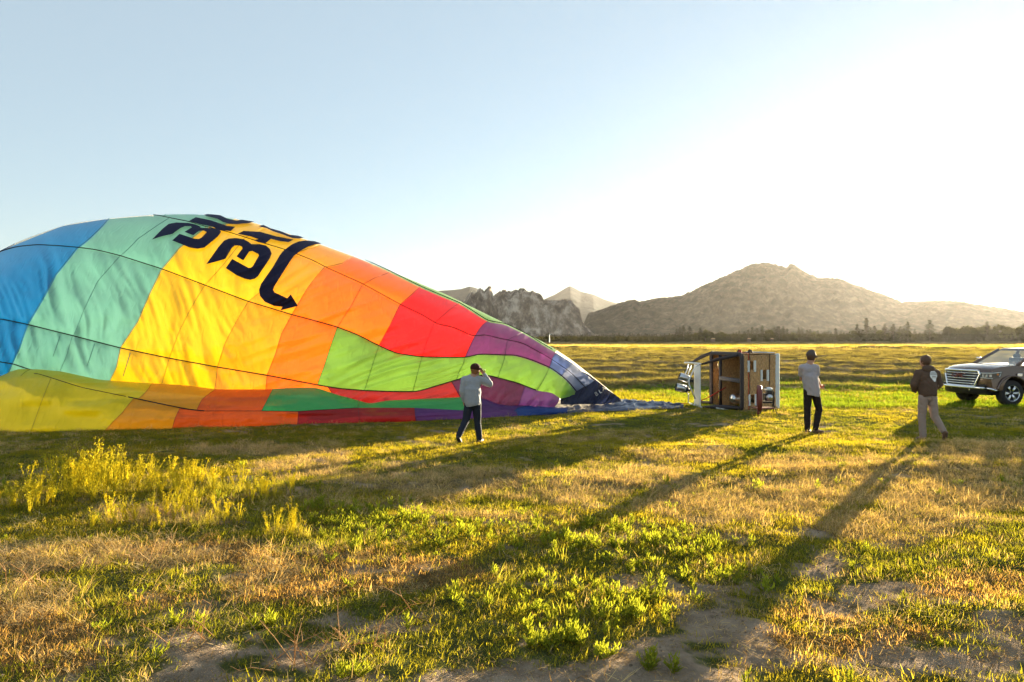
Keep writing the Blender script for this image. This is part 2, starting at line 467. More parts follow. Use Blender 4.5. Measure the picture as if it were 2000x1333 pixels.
# ------------------------------------------------------------------ haze in the air
hz = MB().box((0, 3900, 210), (27000, 8200, 450)).build('haze', None)
hm = bpy.data.materials.new('haze_air'); hm.use_nodes = True
hm.node_tree.nodes.remove(hm.node_tree.nodes['Principled BSDF'])
pv = hm.node_tree.nodes.new('ShaderNodeVolumePrincipled')
pv.inputs['Color'].default_value = (.93, .91, .88, 1); pv.inputs['Density'].default_value = 1.5e-5; pv.inputs['Anisotropy'].default_value = .6
hm.node_tree.links.new(pv.outputs[0], hm.node_tree.nodes['Material Output'].inputs['Volume'])
hz.data.materials.append(hm)
tag(hz, 'warm dusty air glowing towards the low sun', kind='stuff')

# ------------------------------------------------------------------ balloon envelope
def row(pts):
    a = np.array(pts, float); return lambda x: np.interp(x, a[:, 0], a[:, 1])
def smoothrow(pts):
    """interpolate with a monotone-ish cubic (Catmull-Rom on x)"""
    a = np.array(pts, float); xs = np.arange(-340, 1216, 4.0)
    yy = np.interp(xs, a[:, 0], a[:, 1])
    k = np.array([1, 2, 3, 4, 3, 2, 1.]); k /= k.sum()
    ysm = np.convolve(np.pad(yy, 3, mode='edge'), k, 'valid')
    ysm[:3] = yy[:3]; ysm[-3:] = yy[-3:]
    return lambda x: np.interp(x, xs, ysm)
LEFT = -330
R0 = smoothrow([(-340,822),(-325,760),(-270,668),(-160,585),(-60,523),(0,490),(30,475),(60,463),(120,442),(160,434),(200,429),(250,424),(290,421),(340,419),(380,419),(430,423),(490,434),(560,456),(620,476),(700,505),(770,533),
    (870,575),(960,619),(1010,643),(1060,668),(1090,686),(1120,706),(1150,730),(1170,746),(1195,766),(1212,780)])
RG = smoothrow([(-340,823),(690,503),(705,507),(760,532),(820,562),(850,575),(896,594),(905,599),(953,630),(985,634),(1030,656),(1060,675),(1090,692),(1120,711),(1150,736),(1212,785)])
R1 = smoothrow([(-340,822),(-325,760.5),(-270,668.5),(-160,585.5),(-60,523.5),(0,490.5),(120,442.5),(200,429.5),(290,422),(310,424),(337,430),(369,436),(402,446),(445,456),(489,470),(521,480),(555,490),(584,501),(612,512),(634,524),
    (708,557),(781,597),(822,616),(853,635),(884,641),(926,660),(943,655),(974,663),(1019,672),(1070,700),(1112,728),(1146,762),(1160,778),(1212,790)])
R2 = smoothrow([(-340,823),(-310,775),(-240,692),(-150,606),(-60,530),(0,495),(34,485),(76,481),(114,483),(152,486),(190,491),(235,502),(317,528),(400,559),(483,590),(569,616),(615,628),(658,640),(698,655),(739,676),(774,691),
    (822,698),(877,699),(912,699),(933,693),(967,694),(984,695),(1005,695),(1036,704),(1077,721),(1108,745),(1126,768),(1140,783),(1212,793)])
R3 = smoothrow([(-340,824),(-300,792),(-200,722),(-100,660),(0,624),(55,635),(145,657),(235,680),(331,700),(424,717),(521,733),(621,752),(663,759),(712,763),(767,765),(815,765),(881,745),(912,736),(950,733),(1008,748),(1050,764),
    (1083,768),(1093,780),(1110,788),(1212,795)])
CREST = smoothrow([(-340,826),(-250,792),(-100,756),(0,736),(21,726),(35,721),(79,722),(121,726),(193,742),(262,747),(362,753),(424,761),(518,761),(587,757),(619,758),(643,766),(663,773),(688,779),(722,789),(753,783),(836,779),
    (905,776),(950,779),(970,790),(1008,791),(1070,795),(1140,797),(1212,799)])
R5 = smoothrow([(-340,829),(-100,775),(0,745),(66,728),(90,735),(159,757),(262,778),(304,787),(362,799),(397,803),(518,803),(583,804),(608,802),(698,797),(808,797),(870,800),(967,805),(1008,804),(1070,799),(1140,800),(1212,800.5)])
R6 = smoothrow([(-340,834),(-200,842),(0,845),(190,843),(324,840),(428,836),(640,830),(812,824),(1008,814),(1108,809),(1160,805),(1212,802)])

def db(x): return F*H/(R6(x)-HY)
def offw(x): return np.interp(x, [-340, 0, 600, 900, 1050, 1212], [.8, 1.35, 1.1, .75, .5, .25])
def Rd(x): return np.interp(x, [-340, -200, 0, 380, 620, 870, 1060, 1150, 1212], [.8, 2.2, 3.0, 3.4, 2.9, 2.0, 1.15, .55, .2])
ROWS = [R0, R1, R2, R3]
def wrinkle(x, y):
    """folds in the cloth, metres towards the viewer"""
    # steep hanging folds on the left, shallow rising ones on the right
    a = ss(400, 560, x)
    d1 = ridged(x*.040 - y*.014 + 1.2*vn(x*.01, y*.01, 55), x*.003 + y*.0050, 3)
    d2 = ridged((y + .36*x)*.046 + 1.0*vn(x*.008, y*.01, 56), (x - .36*y)*.0040, 4)
    amp1 = .25 + .75*ss(450, 600, y)
    w = (1-a)*d1*.22*amp1 + a*d2*.24*(.25+.75*ss(0, 70, y-R1(x)))
    w = w + (vn(x*.016, y*.02, 8)-.5)*.14
    w = w + (fbm(x*.06, y*.06, 18, 2)-.5)*.03
    # gathers next to the seams near the mouth
    g = ss(820, 1080, x)
    w = w + g*(vn((x+y*.8)*.10, (x-y)*.02, 15)-.5)*.16
    return w
def ridged(u, v, seed):
    s = 0; a = 1; t = 0
    for k in range(3):
        q = vn(u*2**k, v*2**k, seed+k*7); s = s + a*(1-np.abs(2*q-1))**1.5; t += a; a *= .5
    return s/t - .45
def pillow(x, y):
    """cloth bellies out between the load tapes"""
    p = np.zeros_like(x)
    rows = [R0(x), R1(x), R2(x), R3(x), CREST(x)+12]
    for a, b in zip(rows[:-1], rows[1:]):
        t = (y-a)/np.maximum(b-a, 1); ok = (t >= 0) & (t <= 1) & (b-a > 14)
        p = np.where(ok, np.sin(np.clip(t, 0, 1)*math.pi)**.6*.16*np.clip((b-a)/90, 0, 1), p)
    return p
def wall_depth(x, y):
    yt = R0(x); yb = R6(x)
    s = np.clip((yb-y)/(yb-yt), 0, .99995)
    u = np.clip((s-.30)/.70, 0, .9999)
    base = db(x) + offw(x) + Rd(x)*(1-np.sqrt(1-u*u))
    return base, s
def wall(x, y, off=0.0):
    x = np.asarray(x, float); y = np.asarray(y, float)
    d, s = wall_depth(x, y)
    fade = np.clip((1-s)*9, 0, 1)**.6
    d = d - (wrinkle(x, y)*(.25+.75*fade) + pillow(x, y)*fade)*np.clip(Rd(x)/1.2, .25, 1)
    p = np.stack([(x-1000)/F*d, d, H+(HY-y)/F*d], -1)
    if off:
        p = p + smooth_normal(x, y)*off
    return p
def base_point(x, y):
    d, s_ = wall_depth(x, y)
    return np.stack([(x-1000)/F*d, d, H+(HY-y)/F*d], -1)
def smooth_normal(x, y):
    e = 6.0
    yl = np.maximum(y-e, R0(x)+3); yh = yl + 2*e
    a = base_point(x+e, yl+e) - base_point(x-e, yl+e); b_ = base_point(x, yl) - base_point(x, yh)
    nn = np.cross(a, b_); nn /= np.linalg.norm(nn, axis=-1, keepdims=True)+1e-9
    return np.where(nn[..., 1:2] > 0, -nn, nn)
def skirt(x, y, off=0.0):
    x = np.asarray(x, float); y = np.asarray(y, float)
    yc = CREST(x)-1; yb = R6(x)
    s = np.clip((yb-y)/(yb-yc), 0, 1)
    dd = np.interp(x, [-340, 0, 600, 900, 1100, 1212], [.5, 1.1, .8, .5, .35, .2])
    d = db(x) + dd*(1-np.sqrt(1-(s*.995)**2)) + .25*s*dd
    w = (vn(x*.012, y*.05, 61)-.5)*.22 + ridged((y+.06*x)*.09, x*.006, 64)*.09 + (fbm(x*.07, y*.16, 66, 3)-.5)*.05
    d = d - w*np.sin(np.clip(s, 0, 1)*math.pi)**.5 - off
    return np.stack([(x-1000)/F*d, d, np.maximum(H+(HY-y)/F*d, .01)], -1)

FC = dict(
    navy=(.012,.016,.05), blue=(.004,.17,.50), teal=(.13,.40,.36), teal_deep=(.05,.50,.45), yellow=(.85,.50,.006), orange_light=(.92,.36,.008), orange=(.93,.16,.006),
    red=(.85,.010,.012), purple=(.16,.025,.15), green=(.16,.36,.045), green_deep=(.045,.36,.10), lime=(.62,.50,.006), orange_shaded=(.72,.30,.01), rust=(.70,.10,.01), red_shaded=(.30,.012,.014),  # colours after lime: orange and red with the low folds' shade mixed in
    purple_shaded=(.06,.009,.045), violet=(.09,.025,.15), royal=(.012,.045,.22), pale=(.22,.26,.42), steel=(.06,.10,.30))  # first, purple darkened for shade; pale, blue cloth with sun highlight painted in
FM = {k: fabric('nylon_'+k, v) for k, v in FC.items()}
FS = {k: fabric('nylon_fold_'+k, v, trans=.2, gloss=.08) for k, v in FC.items()}
M_back = fabric('nylon_far_side', (.80, .74, .62), thru=.22, trans=.7, gloss=.02)  # colour made pale so sunlight passes through and lights the front panels
M_tape = pmat('load_tape', (.012, .011, .012), .7, var=.1)
M_print = fabric('nylon_print', (.012, .014, .05), thru=0.0, trans=.25, gloss=.03)
SEAM = {k: fabric('seam_'+k, tuple(c*.6 for c in v), thru=0.0, trans=.3) for k, v in FC.items()}
M_seam = fabric('seam_stitching', (.30, .20, .03), thru=0.0, trans=.3)

env = empty('balloon_envelope', at(600, 830, 18.5))
env.location.z = 0
tag(env, 'huge multicoloured hot air balloon envelope lying half inflated on the grass', 'balloon')
bpy.context.view_layer.update()
INV = env.matrix_world.inverted()
OFF = np.array(env.location)
def eobj(name, P, mat, flip=False, label=None):
    me = grid_mesh(name, P-OFF, flip)
    o = link(name, me, mat, env)
    if label: o['label'] = label
    return o
def seam_x(sm, t):
    k = len(sm); return np.interp(t, np.linspace(0, 1, k), sm)
def band(top, bot, seams, mats, fn, nt=24, tpow=1.0, step=4.0, prefix='panel', names=None, draw_seams=True):
    t = np.linspace(0, 1, nt)**tpow
    for i in range(len(seams)-1):
        a = seam_x(seams[i], t); b_ = seam_x(seams[i+1], t)
        nc = max(3, int(np.max(np.abs(b_-a))/step)+1)
        q = np.linspace(0, 1, nc)
        X = a[:, None]*(1-q) + b_[:, None]*q
        Y_ = top(X)*(1-t[:, None]) + bot(X)*t[:, None]
        eobj(prefix, fn(X, Y_), (FS if fn is skirt else FM)[mats[i]], flip=False)
        if draw_seams and i:
            strip_pts = np.stack([a, top(a)*(1-t)+bot(a)*t], -1)
            strip(strip_pts, .6, fn, 'seam', SEAM[mats[i]], .03)
def strip(pts, w, fn, name, mat, off, parent_flip=False):
    """flat ribbon following the cloth along photograph points, w = half width in pixels"""
    pts = np.asarray(pts, float)
    # resample
    seg = np.r_[0, np.cumsum(np.hypot(*np.diff(pts, axis=0).T))]
    n = max(4, int(seg[-1]/4)); s = np.linspace(0, seg[-1], n)
    p = np.stack([np.interp(s, seg, pts[:, 0]), np.interp(s, seg, pts[:, 1])], -1)
    tg = np.gradient(p, axis=0); tg /= np.linalg.norm(tg, axis=1, keepdims=True)+1e-9
    nr = np.stack([-tg[:, 1], tg[:, 0]], -1)
    A = p-nr*w; B = p+nr*w
    X = np.stack([A[:, 0], p[:, 0], B[:, 0]]); Y_ = np.stack([A[:, 1], p[:, 1], B[:, 1]])
    if fn is wall: Y_ = np.maximum(Y_, R0(X)+.4)
    C_ = fn(X[1], Y_[1], off)
    dep = C_[:, 1]
    P = np.stack([np.stack([(X[k]-1000)/F*dep, dep, H+(HY-Y_[k])/F*dep], -1) for k in range(3)])
    P = P + (C_ - P[1])[None]          # ribbon keeps its width across the seam, its middle rides on the cloth
    return eobj(name, P, mat)

WB = lambda x: CREST(x)+16*np.clip((R6(x)-CREST(x))/50, 0, 1)       # cloth of the wall runs on down behind the fold
# top sliver of the next gore, in view only near the mouth
band(R0, RG, [[700, 700], [900, 896], [1088, 1084]], ['green', 'green'], wall, nt=8, tpow=1.6)
top0 = lambda x: np.where(x > 700, np.maximum(RG(x), R0(x)), R0(x))
# gore under the skyline
band(top0, R1, [[300, 300], [325, 318], [462, 440, 402], [520, 500, 478], [626, 600, 572], [690, 668, 634], [762, 732, 708], [820, 801, 781], [896, 872, 848], [953, 940, 927], [1020, 1008, 990], [1088, 1080, 1077], [1118, 1112, 1104], [1160, 1150, 1140]],
     ['teal', 'teal', 'yellow', 'yellow', 'orange_light', 'orange', 'orange', 'red', 'red', 'purple', 'purple', 'steel', 'pale'], wall, nt=22, tpow=1.7)
# broad gore with the lettering
band(R1, R2, [[-320, -300], [-200, -190], [30, -30], [214, 183, 152], [330, 270, 235], [402, 350, 316], [478, 440, 400], [572, 540, 485], [634, 600, 570], [708, 686, 659], [781, 762, 740], [848, 836, 824], [927, 918, 908], [990, 988, 986], [1077, 1075, 1072], [1106, 1100, 1096], [1140, 1132, 1124]],
     ['navy', 'navy', 'blue', 'teal', 'teal', 'yellow', 'yellow', 'orange_light', 'orange', 'orange', 'red', 'red', 'purple', 'purple', 'steel', 'pale'], wall, nt=34, tpow=1.5)
# second gore
band(R2, R3, [[-300, -290], [-30, -80], [152, 110, 83, 55], [235, 192, 166, 145], [316, 292, 270, 236], [400, 374, 350, 331], [485, 462, 440, 425], [570, 550, 538, 522], [659, 646, 634, 620], [740, 731, 722, 712], [824, 818, 812, 806], [908, 904, 896, 891], [986, 982, 976, 972], [1072, 1066, 1058, 1048], [1124, 1122, 1112, 1094]],
     ['blue', 'blue', 'teal', 'teal', 'yellow', 'yellow', 'orange_light', 'orange', 'green', 'green', 'green', 'green', 'green', 'green'], wall, nt=40)
# foot of the wall, partly behind the fold
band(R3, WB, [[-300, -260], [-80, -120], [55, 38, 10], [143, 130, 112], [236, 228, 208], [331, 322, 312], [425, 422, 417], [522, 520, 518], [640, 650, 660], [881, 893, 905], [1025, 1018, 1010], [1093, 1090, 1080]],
     ['blue', 'blue', 'teal', 'teal', 'yellow', 'yellow', 'orange_light', 'orange', 'red_shaded', 'purple_shaded', 'violet'], wall, nt=14)
# lower fold lying on the grass
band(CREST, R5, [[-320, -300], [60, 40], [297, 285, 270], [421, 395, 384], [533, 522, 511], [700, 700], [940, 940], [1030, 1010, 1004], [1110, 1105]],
     ['lime', 'lime', 'orange_shaded', 'rust', 'green_deep', 'green_deep', 'violet', 'royal'], skirt, nt=16)
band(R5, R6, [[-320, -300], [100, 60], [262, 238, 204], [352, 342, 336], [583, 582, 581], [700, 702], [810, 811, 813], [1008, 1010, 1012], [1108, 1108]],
     ['lime', 'lime', 'orange_shaded', 'rust', 'red_shaded', 'red_shaded', 'violet', 'royal'], skirt, nt=16)
# light blue corner and small strip of deeper teal under the teal panels
def along(rowf, x0, x1, dy=0.0, st=6):
    xs = np.arange(x0, x1+.1, st); return np.stack([xs, rowf(xs)+dy], -1)
strip(along(R1, 300, 1150), .8, wall, 'load_tape', M_tape, .05)
strip(along(R2, -280, 1124), 1.05, wall, 'load_tape', M_tape, .05)
strip(along(R3, -280, 1050), 1.1, wall, 'load_tape', M_tape, .05)
strip(along(RG, 712, 1080), .8, wall, 'load_tape', M_tape, .05)
strip(along(R5, 250, 400), 1.1, skirt, 'load_tape', M_tape, .03)
strip(along(R5, 66, 250), .6, skirt, 'load_tape', M_tape, .03)
strip(along(R5, 400, 700), .5, skirt, 'load_tape', M_tape, .03)
strip([(-80, 700), (0, 707), (30, 712), (66, 724)], 1.1, wall, 'load_tape', M_tape, .05)
# hem of the inner panels in the teal foot
for a_, b_ in (((120, 657), (106, 697)), ((187, 672), (172, 716)), ((256, 690), (242, 735))):
    strip([a_, b_], .8, wall, 'seam', SEAM['teal'], .05)

# far side of the body: closes the shape down to the grass behind
xs = np.arange(LEFT, 1206, 8.0)
top3 = wall(xs, R0(xs)+.01)
ph = np.linspace(0, math.pi/2, 26)
rd = Rd(xs)*1.15
Pb = np.zeros((len(ph), len(xs), 3))
for i, a in enumerate(ph):
    wv = (fbm(xs*.02, xs*0+i*.25, 91, 3)-.5)*.25*math.sin(a*2)
    Pb[i, :, 0] = top3[:, 0]
    Pb[i, :, 1] = top3[:, 1] + (rd+wv)*math.sin(a)
    Pb[i, :, 2] = top3[:, 2]*math.cos(a)
eobj('far_side', Pb, M_back, label='far side of the envelope, made pale to let sunlight through to the front')

# printed lettering and arrow, sewn on the yellow and orange panels
def decal(poly, name, mat, fn=wall, off=.06, scale=5.263, ox=280, oy=400, cell=4):
    pts = [(x/scale+ox, y/scale+oy) for x, y in poly]
    bm = bmesh.new()
    vs = [bm.verts.new((x, y, 0)) for x, y in pts]
    for tri in tessellate_polygon([[Vector((x, y, 0)) for x, y in pts]]):
        try: bm.faces.new([vs[i] for i in tri])
        except ValueError: pass
    x0 = min(p[0] for p in pts); x1 = max(p[0] for p in pts); y0 = min(p[1] for p in pts); y1 = max(p[1] for p in pts)
    k = x0+cell
    while k < x1:
        bmesh.ops.bisect_plane(bm, geom=bm.verts[:]+bm.edges[:]+bm.faces[:], plane_co=(k, 0, 0), plane_no=(1, 0, 0)); k += cell
    k = y0+cell*.5
    while k < y1:
        bmesh.ops.bisect_plane(bm, geom=bm.verts[:]+bm.edges[:]+bm.faces[:], plane_co=(0, k, 0), plane_no=(0, 1, 0)); k += cell*.5
    bmesh.ops.triangulate(bm, faces=bm.faces[:])
    co = np.array([v.co[:] for v in bm.verts])
    yy = np.maximum(co[:, 1], R0(co[:, 0])+1.2) if fn is wall else co[:, 1]
    P = fn(co[:, 0], yy, off) - OFF
    for v, p in zip(bm.verts, P): v.co = p
    me = bpy.data.meshes.new(name); bm.to_mesh(me); bm.free()
    return link(name, me, mat, env)
G1 = [(95,378),(200,270),(265,218),(340,205),(460,208),(540,225),(585,245),(590,258),(700,262),(780,275),(803,300),(760,355),(680,420),(630,460),(560,472),(480,460),(300,388),(375,320),(530,370),(575,372),(600,358),(655,302),(625,288),(575,290),(515,335),(425,300),(500,255),(490,243),(430,243),(385,262),(300,322),(200,345)]
G2 = [(650,628),(770,460),(830,390),(880,368),(950,362),(1030,375),(1080,400),(1110,425),(1190,425),(1260,440),(1300,475),(1318,520),(1300,570),(1180,750),(1150,775),(1100,788),(1040,775),(960,740),(850,668),(915,575),(1080,665),(1105,665),(1125,650),(1188,540),(1180,525),(1120,495),(1090,500),(1030,590),(960,550),(1020,470),(1015,450),(980,437),(940,440),(910,465),(855,560),(845,575),(760,600)]
G3 = [(470,190),(540,150),(690,180),(780,210),(860,238),(945,248),(900,292),(770,280),(720,250),(600,225)]
G4 = [(625,125),(680,112),(790,128),(860,165),(960,185),(1010,175),(1140,195),(1080,212),(960,222),(880,218),(820,200),(760,165),(650,140)]
G5 = [(970,320),(1030,290),(1200,300),(1360,345),(1540,380),(1490,405),(1400,395),(1310,372),(1250,418),(1180,405),(1130,385),(1180,375),(1100,345)]
G6 = [(1175,240),(1230,228),(1300,262),(1400,290),(1500,330),(1600,340),(1650,355),(1600,370),(1530,365),(1450,335),(1330,295),(1260,262),(1200,250)]
GA = [(1590,400),(1530,425),(1440,490),(1400,540),(1330,660),(1210,830),(1190,890),(1200,950),(1250,1010),(1340,1050),(1430,1062),(1410,1098),(1590,1052),(1515,935),(1480,975),(1350,915),(1335,890),(1350,850),(1500,610),(1545,545),(1620,490),(1690,450),(1760,430),(1830,420),(1760,395),(1660,388)]
for g in (G1, G2, G3, G4, G5, G6): decal(g, 'letter', M_print)
decal(GA, 'arrow', M_print)

# mouth of the envelope: dark scoop cloth hanging from the last panels, and the cloth gathered on the grass
def sheet(name, top, bot, x0, x1, fn, mat, nt=16, step=4):
    X = np.arange(x0, x1+.1, step)[None, :].repeat(nt, 0); t = np.linspace(0, 1, nt)[:, None]
    return eobj(name, fn(X, top(X)*(1-t)+bot(X)*t), mat)
M_scoop = fabric('nylon_scoop', (.010, .015, .045), thru=.0, trans=.3, gloss=.06)
SCT = row([(1095,768),(1112,735),(1140,727),(1150,732),(1170,747),(1195,767),(1208,776),(1216,783)])
SCB = row([(1095,790),(1140,790),(1180,790),(1205,786),(1216,784)])
def scoopf(x, y, off=0.0):
    d = np.interp(x, [1095, 1150, 1216], [20.6, 21.2, 21.7]) - (vn((x+y)*.08, y*.02, 5)-.5)*.35 - ridged((x+.55*y)*.11, (y-.5*x)*.012, 47)*.32 + (790-y)*.004 - off
    return np.stack([(x-1000)/F*d, d, H+(HY-y)/F*d], -1)
sheet('scoop', SCT, SCB, 1095, 1216, scoopf, M_scoop, nt=20, step=2.5)
def text_pts(body, size, ext=.0):
    cu = bpy.data.curves.new('txt', 'FONT'); cu.body = body; cu.size = size; cu.extrude = ext; cu.align_x = 'CENTER'; cu.align_y = 'CENTER'
    ob = bpy.data.objects.new('txt', cu); COL.objects.link(ob)
    dg = bpy.context.evaluated_depsgraph_get()
    me = bpy.data.meshes.new_from_object(ob.evaluated_get(dg))
    bpy.data.objects.remove(ob); bpy.data.curves.remove(cu)
    return me
M_white_print = pmat('white_print', (.78, .78, .76), .6, var=.04)
for ch, cx, cy in (('B', 1165, 770), ('L', 1172.5, 765), ('A', 1179, 760)):
    me = text_pts(ch, 11.0)
    co = np.array([v.co[:] for v in me.vertices])
    a = R(30)
    px_ = cx + co[:, 0]*math.cos(a) - co[:, 1]*math.sin(a); py_ = cy - (co[:, 1]*math.cos(a) + co[:, 0]*math.sin(a))
    P = scoopf(px_, py_, .05)-OFF
    for v, p in zip(me.vertices, P): v.co = p
    link('letter', me, M_white_print, env, smooth=False)
# gathered cloth on the grass, leading to the burner frame
gx = np.linspace(1005, 1335, 150); gt = np.linspace(0, 1, 40)
GT = row([(1005,791),(1090,789),(1130,789),(1200,786),(1240,787),(1290,791),(1335,794)]); GB = row([(1005,812),(1100,809),(1160,806),(1240,803),(1300,800),(1335,799)])
GX, GTT = np.meshgrid(gx, gt, indexing='xy')
GP = GT(GX)*(1-GTT)+GB(GX)*GTT
dG = F*H/(GP-HY)
taper = np.sin(np.clip(GTT, 0, 1)*math.pi)**.4
hG = (.03 + .30*ridged(GTT*9+GX*.01+2*vn(GX*.01, GTT*3, 2), GX*.035, 90).clip(-.3, 1)*1.0 + .10)*taper*np.interp(GX, [1005, 1100, 1335], [1, 1, .55]) + .02
Pg = np.stack([(GX-1000)/F*dG, dG, hG], -1)
eobj('gathered_cloth', Pg, fabric('nylon_gathered', (.014, .03, .10), thru=0, trans=.3, gloss=.16, stretch=(1.5, 6, 6)))
# ------------------------------------------------------------------ burner frame, basket, fan
def GP_(px, py):
    d = F*H/(py-HY); return Vector(((px-1000)/F*d, d, 0))
M_wick = None
def wickermat():
    m, n, l, b = nodemat('wicker')
    b.inputs['Roughness'].default_value = .7
    tc = n.new('ShaderNodeTexCoord')
    nz = n.new('ShaderNodeTexNoise'); nz.inputs['Scale'].default_value = 14; nz.inputs['Detail'].default_value = 5
    mp = n.new('ShaderNodeMapping'); mp.inputs['Scale'].default_value = (4, 4, 1); l.new(tc.outputs['Object'], mp.inputs['Vector']); l.new(mp.outputs[0], nz.inputs['Vector'])
    cr = n.new('ShaderNodeValToRGB'); cr.color_ramp.elements[0].position = .3; cr.color_ramp.elements[0].color = (.26, .14, .055, 1)
    cr.color_ramp.elements[1].position = .7; cr.color_ramp.elements[1].color = (.62, .39, .18, 1)
    l.new(nz.outputs['Fac'], cr.inputs[0]); l.new(cr.outputs[0], b.inputs['Base Color'])
    return m
M_wick = wickermat()
M_leather = pmat('dark_leather', (.035, .026, .028), .55, var=.2, bump=.3, bscale=30)
M_suede = pmat('grey_padding', (.10, .09, .095), .8, var=.2)
M_skid = pmat('white_skid', (.62, .66, .68), .5, var=.08, scale=3)
M_steel = pmat('stainless_steel', (.55, .56, .58), .28, 1.0, var=.1, scale=5)
M_alu = pmat('white_frame_metal', (.66, .68, .70), .35, var=.06)
M_black = pmat('black_rubber', (.014, .014, .015), .65, var=.15)
M_dark = pmat('dark_metal', (.03, .03, .032), .45, .3, var=.15)
M_redfan = pmat('red_painted_wood', (.17, .04, .028), .5, var=.2)
M_redrope = pmat('red_cord', (.5, .03, .02), .7)
M_blackrope = pmat('black_cord', (.02, .018, .018), .7)
M_tan = pmat('tan_leather', (.42, .27, .12), .7, var=.15)

# basket lies on its side: local a = axis from rim to floor, w = away from the viewer, z = up
BN = at(1449, 802, F*H/(802-HY)); BN.z = 0
BPHI = R(20.0)
bas = empty('basket', BN, BPHI)
tag(bas, 'wicker balloon basket tipped on its side with its padded opening facing the envelope', 'basket')
BL_, BW_, BH_ = 1.34, 1.50, 1.66
def weave(name, o, u, v, lu, lv, holes=(), nrm=None, per=.055, amp=.012, step=.018):
    """woven wall in the plane o + u*a + v*b, real relief, square foot holes left open"""
    u = Vector(u); v = Vector(v); nrm = Vector(nrm); o = Vector(o)
    nu = int(lu/step)+1; nv = int(lv/step)+1
    a = np.linspace(0, lu, nu); b = np.linspace(0, lv, nv)
    A, B = np.meshgrid(a, b, indexing='ij')
    hgt = amp*np.sin(A/per*math.pi)*np.sign(np.sin(B/(per*1.6)*math.pi)) + .006*np.abs(np.sin(A/per*math.pi*2)) + .03*(fbm(A*2.2, B*2.2, 5, 3)-.5)
    P = np.array(o) + A[..., None]*np.array(u) + B[..., None]*np.array(v) + hgt[..., None]*np.array(nrm)
    verts = P.reshape(-1, 3); faces = []
    for i in range(nu-1):
        for j in range(nv-1):
            ca = (a[i]+a[i+1])/2; cb = (b[j]+b[j+1])/2
            if any(h[0] < ca < h[1] and h[2] < cb < h[3] for h in holes): continue
            faces.append((i*nv+j, (i+1)*nv+j, (i+1)*nv+j+1, i*nv+j+1))
    me = bpy.data.meshes.new(name); me.from_pydata(verts.tolist(), [], faces); me.update()
    o_ = link(name, me, M_wick, bas)
    m = o_.modifiers.new('s', 'SOLIDIFY'); m.thickness = .022; m.offset = 0
    return o_
def pz(y): return H + (HY-y)/F*21.4
# near wall (in photograph: holes near (1465,716), (1491,733), (1467,785))
hol = []
for a0, zc in ((.33, 1.30), (.80, 1.02), (.36, .30)):
    hol.append((a0-.085, a0+.085, zc-.13, zc+.13))
weave('side_wall', (0, 0, .02), (1, 0, 0), (0, 0, 1), BL_-.10, BH_-.05, hol, (0, -1, 0))
weave('side_wall', (0, BW_, .02), (1, 0, 0), (0, 0, 1), BL_-.10, BH_-.05, [(h[0], h[1], h[2], h[3]) for h in hol], (0, 1, 0))
weave('side_wall', (0, 0, BH_), (1, 0, 0), (0, 1, 0), BL_-.10, BW_, (), (0, 0, 1))
weave('side_wall', (0, 0, .02), (1, 0, 0), (0, 1, 0), BL_-.10, BW_, (), (0, 0, -1), amp=.004)
weave('floor_board', (BL_-.12, 0, .02), (0, 1, 0), (0, 0, 1), BW_, BH_-.05, (), (1, 0, 0), amp=.003)
for h in hol:
    f = MB()
    ca, cz = (h[0]+h[1])/2, (h[2]+h[3])/2
    f.box((h[0]-.03, -.025, cz), (.065, .05, .34)); f.box((h[1]+.03, -.025, cz), (.065, .05, .34))
    f.build('foothold_edge', M_skid, bas, bevel=.01)
def ring(a, r, mat, name, rr=.12, seg=6):
    """padded rectangular rim round the basket at axial place a"""
    pts = []
    for cy, cz, a0 in ((BW_-rr, BH_-rr, 0), (rr, BH_-rr, 90), (rr, rr, 180), (BW_-rr, rr, 270)):
        for k in range(seg+1):
            t = R(a0+90*k/seg); pts.append((a, cy+rr*math.cos(t), cz+rr*math.sin(t)))
    pts.append(pts[0])
    f = MB().tube(pts, r, 10, caps=False); return f.build(name, mat, bas, smooth=True)
ring(0, .062, M_leather, 'rim_padding')
ring(BL_-.09, .05, M_skid, 'skid_rail', rr=.14)
f = MB()
f.box((BL_-.02, BW_/2, BH_/2), (.10, BW_+.06, BH_+.03)); f.build('skid_board', M_skid, bas, bevel=.04, seg=3)
# padded partition and middle posts seen through the opening
MB().tube([(.02, .10, .86), (.02, BW_-.45, .90)], .065, 10).build('partition_rail', M_suede, bas, smooth=True)
MB().tube([(.02, BW_-.44, .05), (.02, BW_-.44, BH_-.05)], .05, 10).build('partition_post', M_leather, bas, smooth=True)
weave('partition_wall', (.02, .06, .88), (1, 0, 0), (0, 1, 0), BL_-.2, BW_-.55, (), (0, 0, 1), amp=.008)
weave('partition_wall', (.02, BW_-.44, .03), (1, 0, 0), (0, 0, 1), BL_-.2, BH_-.1, (), (0, 1, 0), amp=.008)
# fuel cylinder strapped inside, lower compartment
Mx = Matrix.Translation((.45, .55, .30)) @ Matrix.Rotation(R(90), 4, 'Y')
MB().lathe([(.01, -.42), (.12, -.40), (.15, -.32), (.15, .35), (.10, .42), (.01, .43)], Mx, 20).build('fuel_cylinder', M_steel, bas, smooth=True)
# straps running round the wicker
for a0, mat in ((.22, M_redrope), (.24+.02, M_blackrope)):
    pts = [(a0+.012*math.sin(k*1.9), -.028, .02+k*.083) for k in range(21)] + [(a0, .02, BH_+.03), (a0, BW_, BH_+.03)]
    MB().tube(pts, .009, 6).build('lashing', mat, bas)
pts = [(.98+.01*math.sin(k*2.3), -.028, .60+k*.055) for k in range(20)] + [(.98, .1, BH_+.03), (.98, BW_, BH_+.03)]
MB().tube(pts, .011, 6).build('lashing', M_blackrope, bas)
